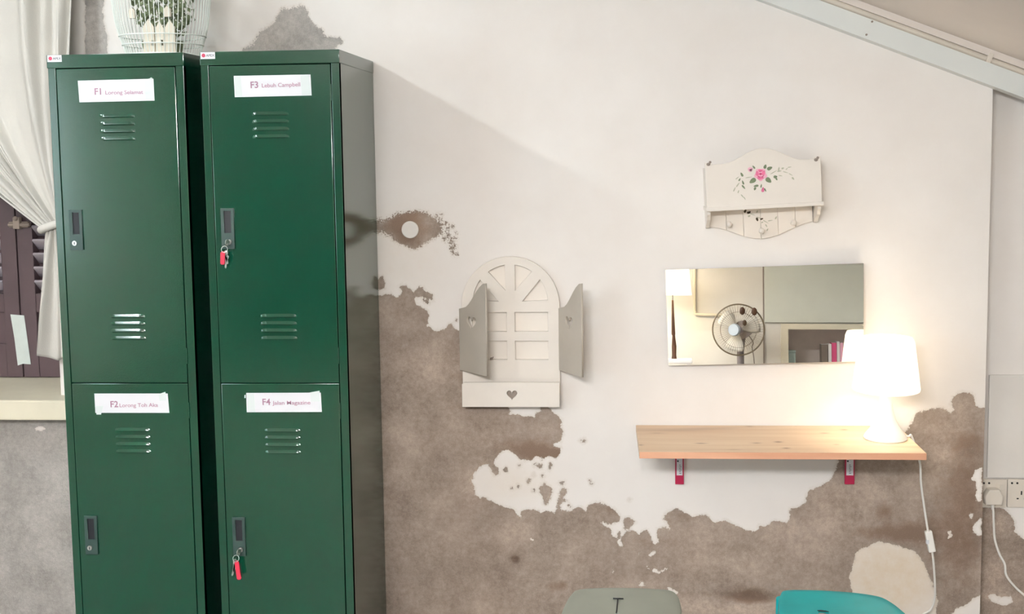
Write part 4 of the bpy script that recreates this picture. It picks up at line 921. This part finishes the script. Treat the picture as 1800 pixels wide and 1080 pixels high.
T_ = [(1369, 1084), (1367.5, 1062), (1371, 1043), (1383, 1035.5), (1440, 1036), (1500, 1040), (1542, 1046), (1562, 1054), (1582, 1068), (1600, 1086), (1610, 1110), (1600, 1140), (1560, 1156), (1420, 1160), (1380, 1146), (1370, 1116)]
stool('teal_stool', T_, .43, M['teal'], 'teal stool standing below the lamp and the pine shelf', (1447, 1074), None, '')
for t in [o for o in bpy.data.objects if o.name == 'teal_stool']:
    h = Pz(1447, 1074, .43)
    MB().mesh(plate([(-.014, .004), (-.004, .006), (.012, -.001), (.013, -.005), (.0, -.003), (-.012, -.001)], [], .0008, 0, mtx=Matrix.Translation((h.x, h.y, .4286)) @ Matrix.Rotation(math.radians(-90), 4, 'X'))).build('dark_mark', M['recess'], t, smooth=False)

c = P(721, 404, 0)
tag(MB().lathe([(0, 0), (.026, 0), (.0268, -.0015), (.0262, -.004), (.024, -.005), (0, -.0052)], (c.x, -.0004, c.z), n=40, ax='Y').build('round_cap', M['paint']), 'round white cap in the middle of the brown eye-shaped stain', 'wall cap')
# ================================================================== the far end of the room, seen in the mirror
YW = YB
# white bunk panel right of the seam, frame round the opening
s0 = PM(1343, 470, YW); s1 = PM(1343, 567, YW)
struct(MB().box(s0.x, 2.1, YW, YW + .03, s1.z, 1.44, bev=.004).build('trim_4', M['panel']))
fx0 = PM(1373, 600, YW).x; fz = PM(1400, 570, YW).z
struct(MB().mesh(plate([(fx0, nz0 - .05), (fx0, fz), (nx1 + .05, fz), (nx1 + .05, nz0 - .05)], [[(nx0, nz0), (nx0, nz1), (nx1, nz1), (nx1, nz0)]], .02, YW + .022, bev=.002)).build('trim_5', M['frame'], smooth=False))
sx = s0.x
struct(MB().box(sx - .012, sx - .002, YW, YW + .012, .1, 1.44).build('trim_6', M['heart']))
# conduit bend
c0, c1, c2, c3 = PM(1221, 465, YW + .02), PM(1221, 540, YW + .02), PM(1226, 553, YW + .02), PM(1262, 554, YW + .02)
o = MB().tube([c0 + Vector((0, 0, .3)), c0, c1, (c1 + c2) / 2 + Vector((-.008, 0, -.008)), c2, c3, c3 + Vector((.12, 0, 0))], .012, n=10, sub=4).build('conduit_pipe', M['frame'])
tag(o, 'cream conduit with a bend on the far wall, seen in the mirror behind the fan', 'pipe')
# things in the niche
bz = nz0 + .001
def bk(x0px, x1px, ytop, m, label, name='book', grp='books standing in the far niche'):
    a = PM(x0px, ytop, YW - .07); b_ = PM(x1px, ytop, YW - .07)
    bb = MB().box(0, b_.x - a.x, -.001, -.14, 0, a.z - bz, bev=.001)
    r = empty(name, (a.x, YW - .07, bz), label, name, grp)
    me = bb.b; bmesh.ops.transform(me, matrix=Matrix.Translation((a.x, YW - .07, bz)), verts=me.verts); bb.build('cover', m, r)
    MB().box(a.x + .003, b_.x - .003, YW - .205, YW - .08, a.z - .001, a.z + .0015).build('pages', M['wht'], r)
bk(1444, 1455, 606, M['greybook'], 'grey-brown book, leftmost of the books in the far niche in the mirror')
bk(1456, 1461.5, 605, M['wht'], 'white book between the grey and the pink book in the mirror')
bk(1462, 1470.5, 603, M['pink'], 'pink book in the far niche in the mirror')
bk(1471, 1476, 601, M['wht'], 'white book right of the pink book in the mirror')
bk(1476.5, 1482, 603, M['rose_light'], 'pale pink book at the right end of the books in the mirror')
a = PM(1386, 616, YW - .1); b_ = PM(1398, 616, YW - .1)
r = empty('storage_box', ((a.x + b_.x) / 2, YW - .2, bz), 'pale teal box at the left of the far niche in the mirror', 'box')
MB().box(a.x, b_.x, YW - .26, YW - .08, bz, a.z - .02, bev=.004).build('box_body', M['paleblue'], r); MB().box(a.x - .003, b_.x + .003, YW - .263, YW - .077, a.z - .019, a.z, bev=.004).build('box_lid', M['paleblue'], r)
# fan
def fan():
    Yf = -6.25; c = PM(1298, 580, Yf); R = (PM(1344, 580, Yf).x - PM(1253, 580, Yf).x) / 2
    root = empty('pedestal_fan', (c.x, Yf - .05, 0), 'grey pedestal fan with a round wire cage, seen in the mirror', 'fan')
    MB().tube([(c.x + R * math.cos(2 * math.pi * i / 64), Yf, c.z + R * math.sin(2 * math.pi * i / 64)) for i in range(64)], .006, n=8, closed=True).build('guard_rim', M['fan_wire'], root)
    for sg, nm in ((1, 'front_guard'), (-1, 'rear_guard')):
        g = MB(); n = 56
        for i in range(n):
            a = 2 * math.pi * i / n + (.05 if sg > 0 else 0); pp = [(c.x + rr * math.cos(a), Yf + sg * yy, c.z + rr * math.sin(a)) for rr, yy in ((R, 0), (R * .85, .035), (R * .55, .055), (R * .2, .062))]
            g.tube(pp, .0011, n=4, sub=2)
        for rr, yy in ((R * .7, .047),): g.tube([(c.x + rr * math.cos(2 * math.pi * i / 48), Yf + sg * yy, c.z + rr * math.sin(2 * math.pi * i / 48)) for i in range(48)], .0014, n=5, closed=True)
        g.build(nm, M['fan_wire'], root)
    MB().cyl((c.x - .034, Yf + .050, c.z), (c.x - .044, Yf + .074, c.z), .052, .045, n=32).build('hub_cap', M['fan_light'], root)
    MB().cyl((c.x + .075, Yf - .17, c.z), (c.x + .035, Yf - .05, c.z), .056, .074, n=28).build('motor', M['fan_grey'], root)
    for i in range(3):
        a0 = i * 2.094 + .3; b = MB(); rows = []
        for j in range(7):
            r_ = .03 + (R * .86 - .03) * j / 6; hw_ = .55 * (.5 + .5 * math.sin(math.pi * (j + 1.2) / 8.5))
            rows.append([b.b.verts.new((c.x + r_ * math.cos(a0 + hw_ * k), Yf + .02 * k * .8, c.z + r_ * math.sin(a0 + hw_ * k))) for k in (-1, -.5, 0, .5, 1)])
        for j in range(6):
            for k in range(4): b.b.faces.new((rows[j][k], rows[j][k + 1], rows[j + 1][k + 1], rows[j + 1][k]))
        o = b.build('blade', M['fan_blade'], root); md = o.modifiers.new('t', 'SOLIDIFY'); md.thickness = .002
    MB().cyl((c.x, Yf - .02, c.z), (c.x, Yf + .035, c.z), .032, n=24).build('rotor', M['fan_grey'], root)
    MB().tube([(c.x + .045, Yf - .11, c.z - .03), (c.x + .02, Yf - .11, c.z - .16), (c.x + .022, Yf - .11, .30)], [.024, .03, .026], n=16).build('neck', M['fan_grey'], root)
    MB().tube([(c.x + .022, Yf - .11, .31), (c.x + .022, Yf - .11, .03)], .014, n=14).build('pole', M['fan_light'], root)
    MB().lathe([(0, .0), (.19, 0), (.19, .012), (.06, .035), (.025, .05), (0, .05)], (c.x + .022, Yf - .11, 0), n=40).build('base', M['fan_grey'], root)
    q = [PM(1323, 600, Yf - .14), PM(1322, 612, Yf - .14), PM(1326, 640, Yf - .14)]
    MB().tube([(c.x + .03, Yf - .14, c.z + .02)] + q + [q[-1] + Vector((.02, 0, -.5)), Vector((q[-1].x + .06, Yf - .1, .008))], .004, n=7, sub=5).build('power_cord', M['heart'], root)
    for x, y, s in ((1305, 547, 1.3), (1326, 548, 1.3), (1309, 568, 1.0)):
        k = PM(x, y, Yf + .062); MB().ball((k.x, Yf + .045, k.z), .022 * s, (.8, .3, 1.15), 12).build('guard_clip', M['darkbrown'], root, label='dark brown clip on the fan cage')
fan()
# lamp on a small white table at the left of the mirror view
def far_lamp():
    Yl = -6.2; top = PM(1180, 528, Yl); bot = PM(1185, 631, Yl); cx = bot.x; zt = bot.z
    tb = empty('side_table', (cx, Yl, 0), 'small white side table under the far lamp, at the left edge of the mirror', 'table')
    w0 = PM(1217, 640, Yl).x - cx
    MB().box(cx - .2, cx + w0, Yl - .17, Yl + .17, zt - .03, zt, bev=.008).build('table_top', M['wht'], tb)
    for sx_ in (cx - .17, cx + w0 - .03):
        for sy in (-.14, .14): MB().box(sx_ - .015, sx_ + .015, Yl + sy - .015, Yl + sy + .015, 0, zt - .03, bev=.002).build('leg', M['wht'], tb)
    r = empty('far_lamp', (cx, Yl, zt), 'lit lamp on a dark brown wooden stem, at the left edge of the mirror', 'lamp')
    sb = PM(1180, 519, Yl).z; rr = PM(1217, 500, Yl).x - cx
    MB().tube([(cx, Yl, zt), (cx - .0, Yl, zt + .03), (cx, Yl, zt + .10), (cx - .003, Yl, zt + .19), (cx - .005, Yl, zt + .2), (cx - .008, Yl, zt + .34), (cx - .01, Yl, top.z)], [.022, .018, .020, .012, .016, .012, .007], n=12, sub=1).build('stem', M['darkbrown'], r)
    MB().tube([(cx - .01, Yl, top.z - .01), (cx - .01, Yl, sb + .12)], .005, n=8).build('rod', M['chrome'], r)
    MB().lathe([(rr * 1.02, 0), (rr * .86, .26), (rr * .85, .26), (rr * 1.005, 0)], (cx - .01, Yl, sb), n=48, close=True).build('lamp_shade', M['shade'], r)
    MB().ball((cx - .01, Yl, sb + .14), .03, n=16).build('bulb', M['bulb'], r)
    point('far_lamp_light', (cx - .01, Yl, sb + .08), 7, (1.0, .84, .62), .04)
far_lamp()

# ------------------------------------------------------------------ out of frame: tube lamp, window, added fill fixture and added dark panel
def tube_fixture(loc, L, axis, label):
    r = empty('tube_light', loc, label, 'ceiling light'); x, y, z = loc; h = L / 2
    if axis == 'Y':
        MB().box(x - .03, x + .03, y - h, y + h, z + .03, z + .07, bev=.004).build('housing', M['wire'], r); MB().cyl((x, y - h + .02, z + .018), (x, y + h - .02, z + .018), .013, n=16).build('tube', M['tube'], r)
        for s in (-1, 1): MB().cyl((x, y + s * h * .8, z + .07), (x, y + s * h * .8, zroof(x) + .01), .004, n=8).build('hanger', M['wire'], r)
    else:
        MB().box(x - h, x + h, y - .17, y + .17, z + .03, z + .07, bev=.004).build('housing', M['wire'], r)
        for s in (-1, 1): MB().cyl((x - h + .02, y + s * .08, z + .018), (x + h - .02, y + s * .08, z + .018), .013, n=16).build('tube', M['tube'], r)
        for s in (-1, 1): MB().cyl((x + s * h * .5, y, z + .07), (x + s * h * .5, y, zroof(x + s * h * .5) + .01), .004, n=8).build('hanger', M['wire'], r)
tube_fixture((-1.87, -1.15, 2.515), .60, 'Y', 'white hanging tube light above the curtain end of the room')
tube_fixture((-0.5, -4.2, 2.24), 1.15, 'X', 'added white twin tube fixture, unseen fill behind the camera')  # fixture added to carry the two fill lights
d1 = struct(MB().box(-3.2, -.35, YB - .005, YB + .05, 0, 2.12, bev=.004).build('added_dark_panel', M['dark_panel']))  # unseen dark panel added to darken what the locker fronts reflect
for i in range(3): MB().box(-3.12 + i * .93, -2.27 + i * .93, YB + .045, YB + .06, .12, 2.0, bev=.006).build('panel', M['dark_panel'], d1)
w2 = struct(MB().box(XL - .01, XL + .03, -4.25, -2.95, .90, 2.10).build('window_2', M['wire'])); MB().box(XL + .02, XL + .035, -4.18, -3.02, .97, 2.03).build('pane', M['daylight'], w2)
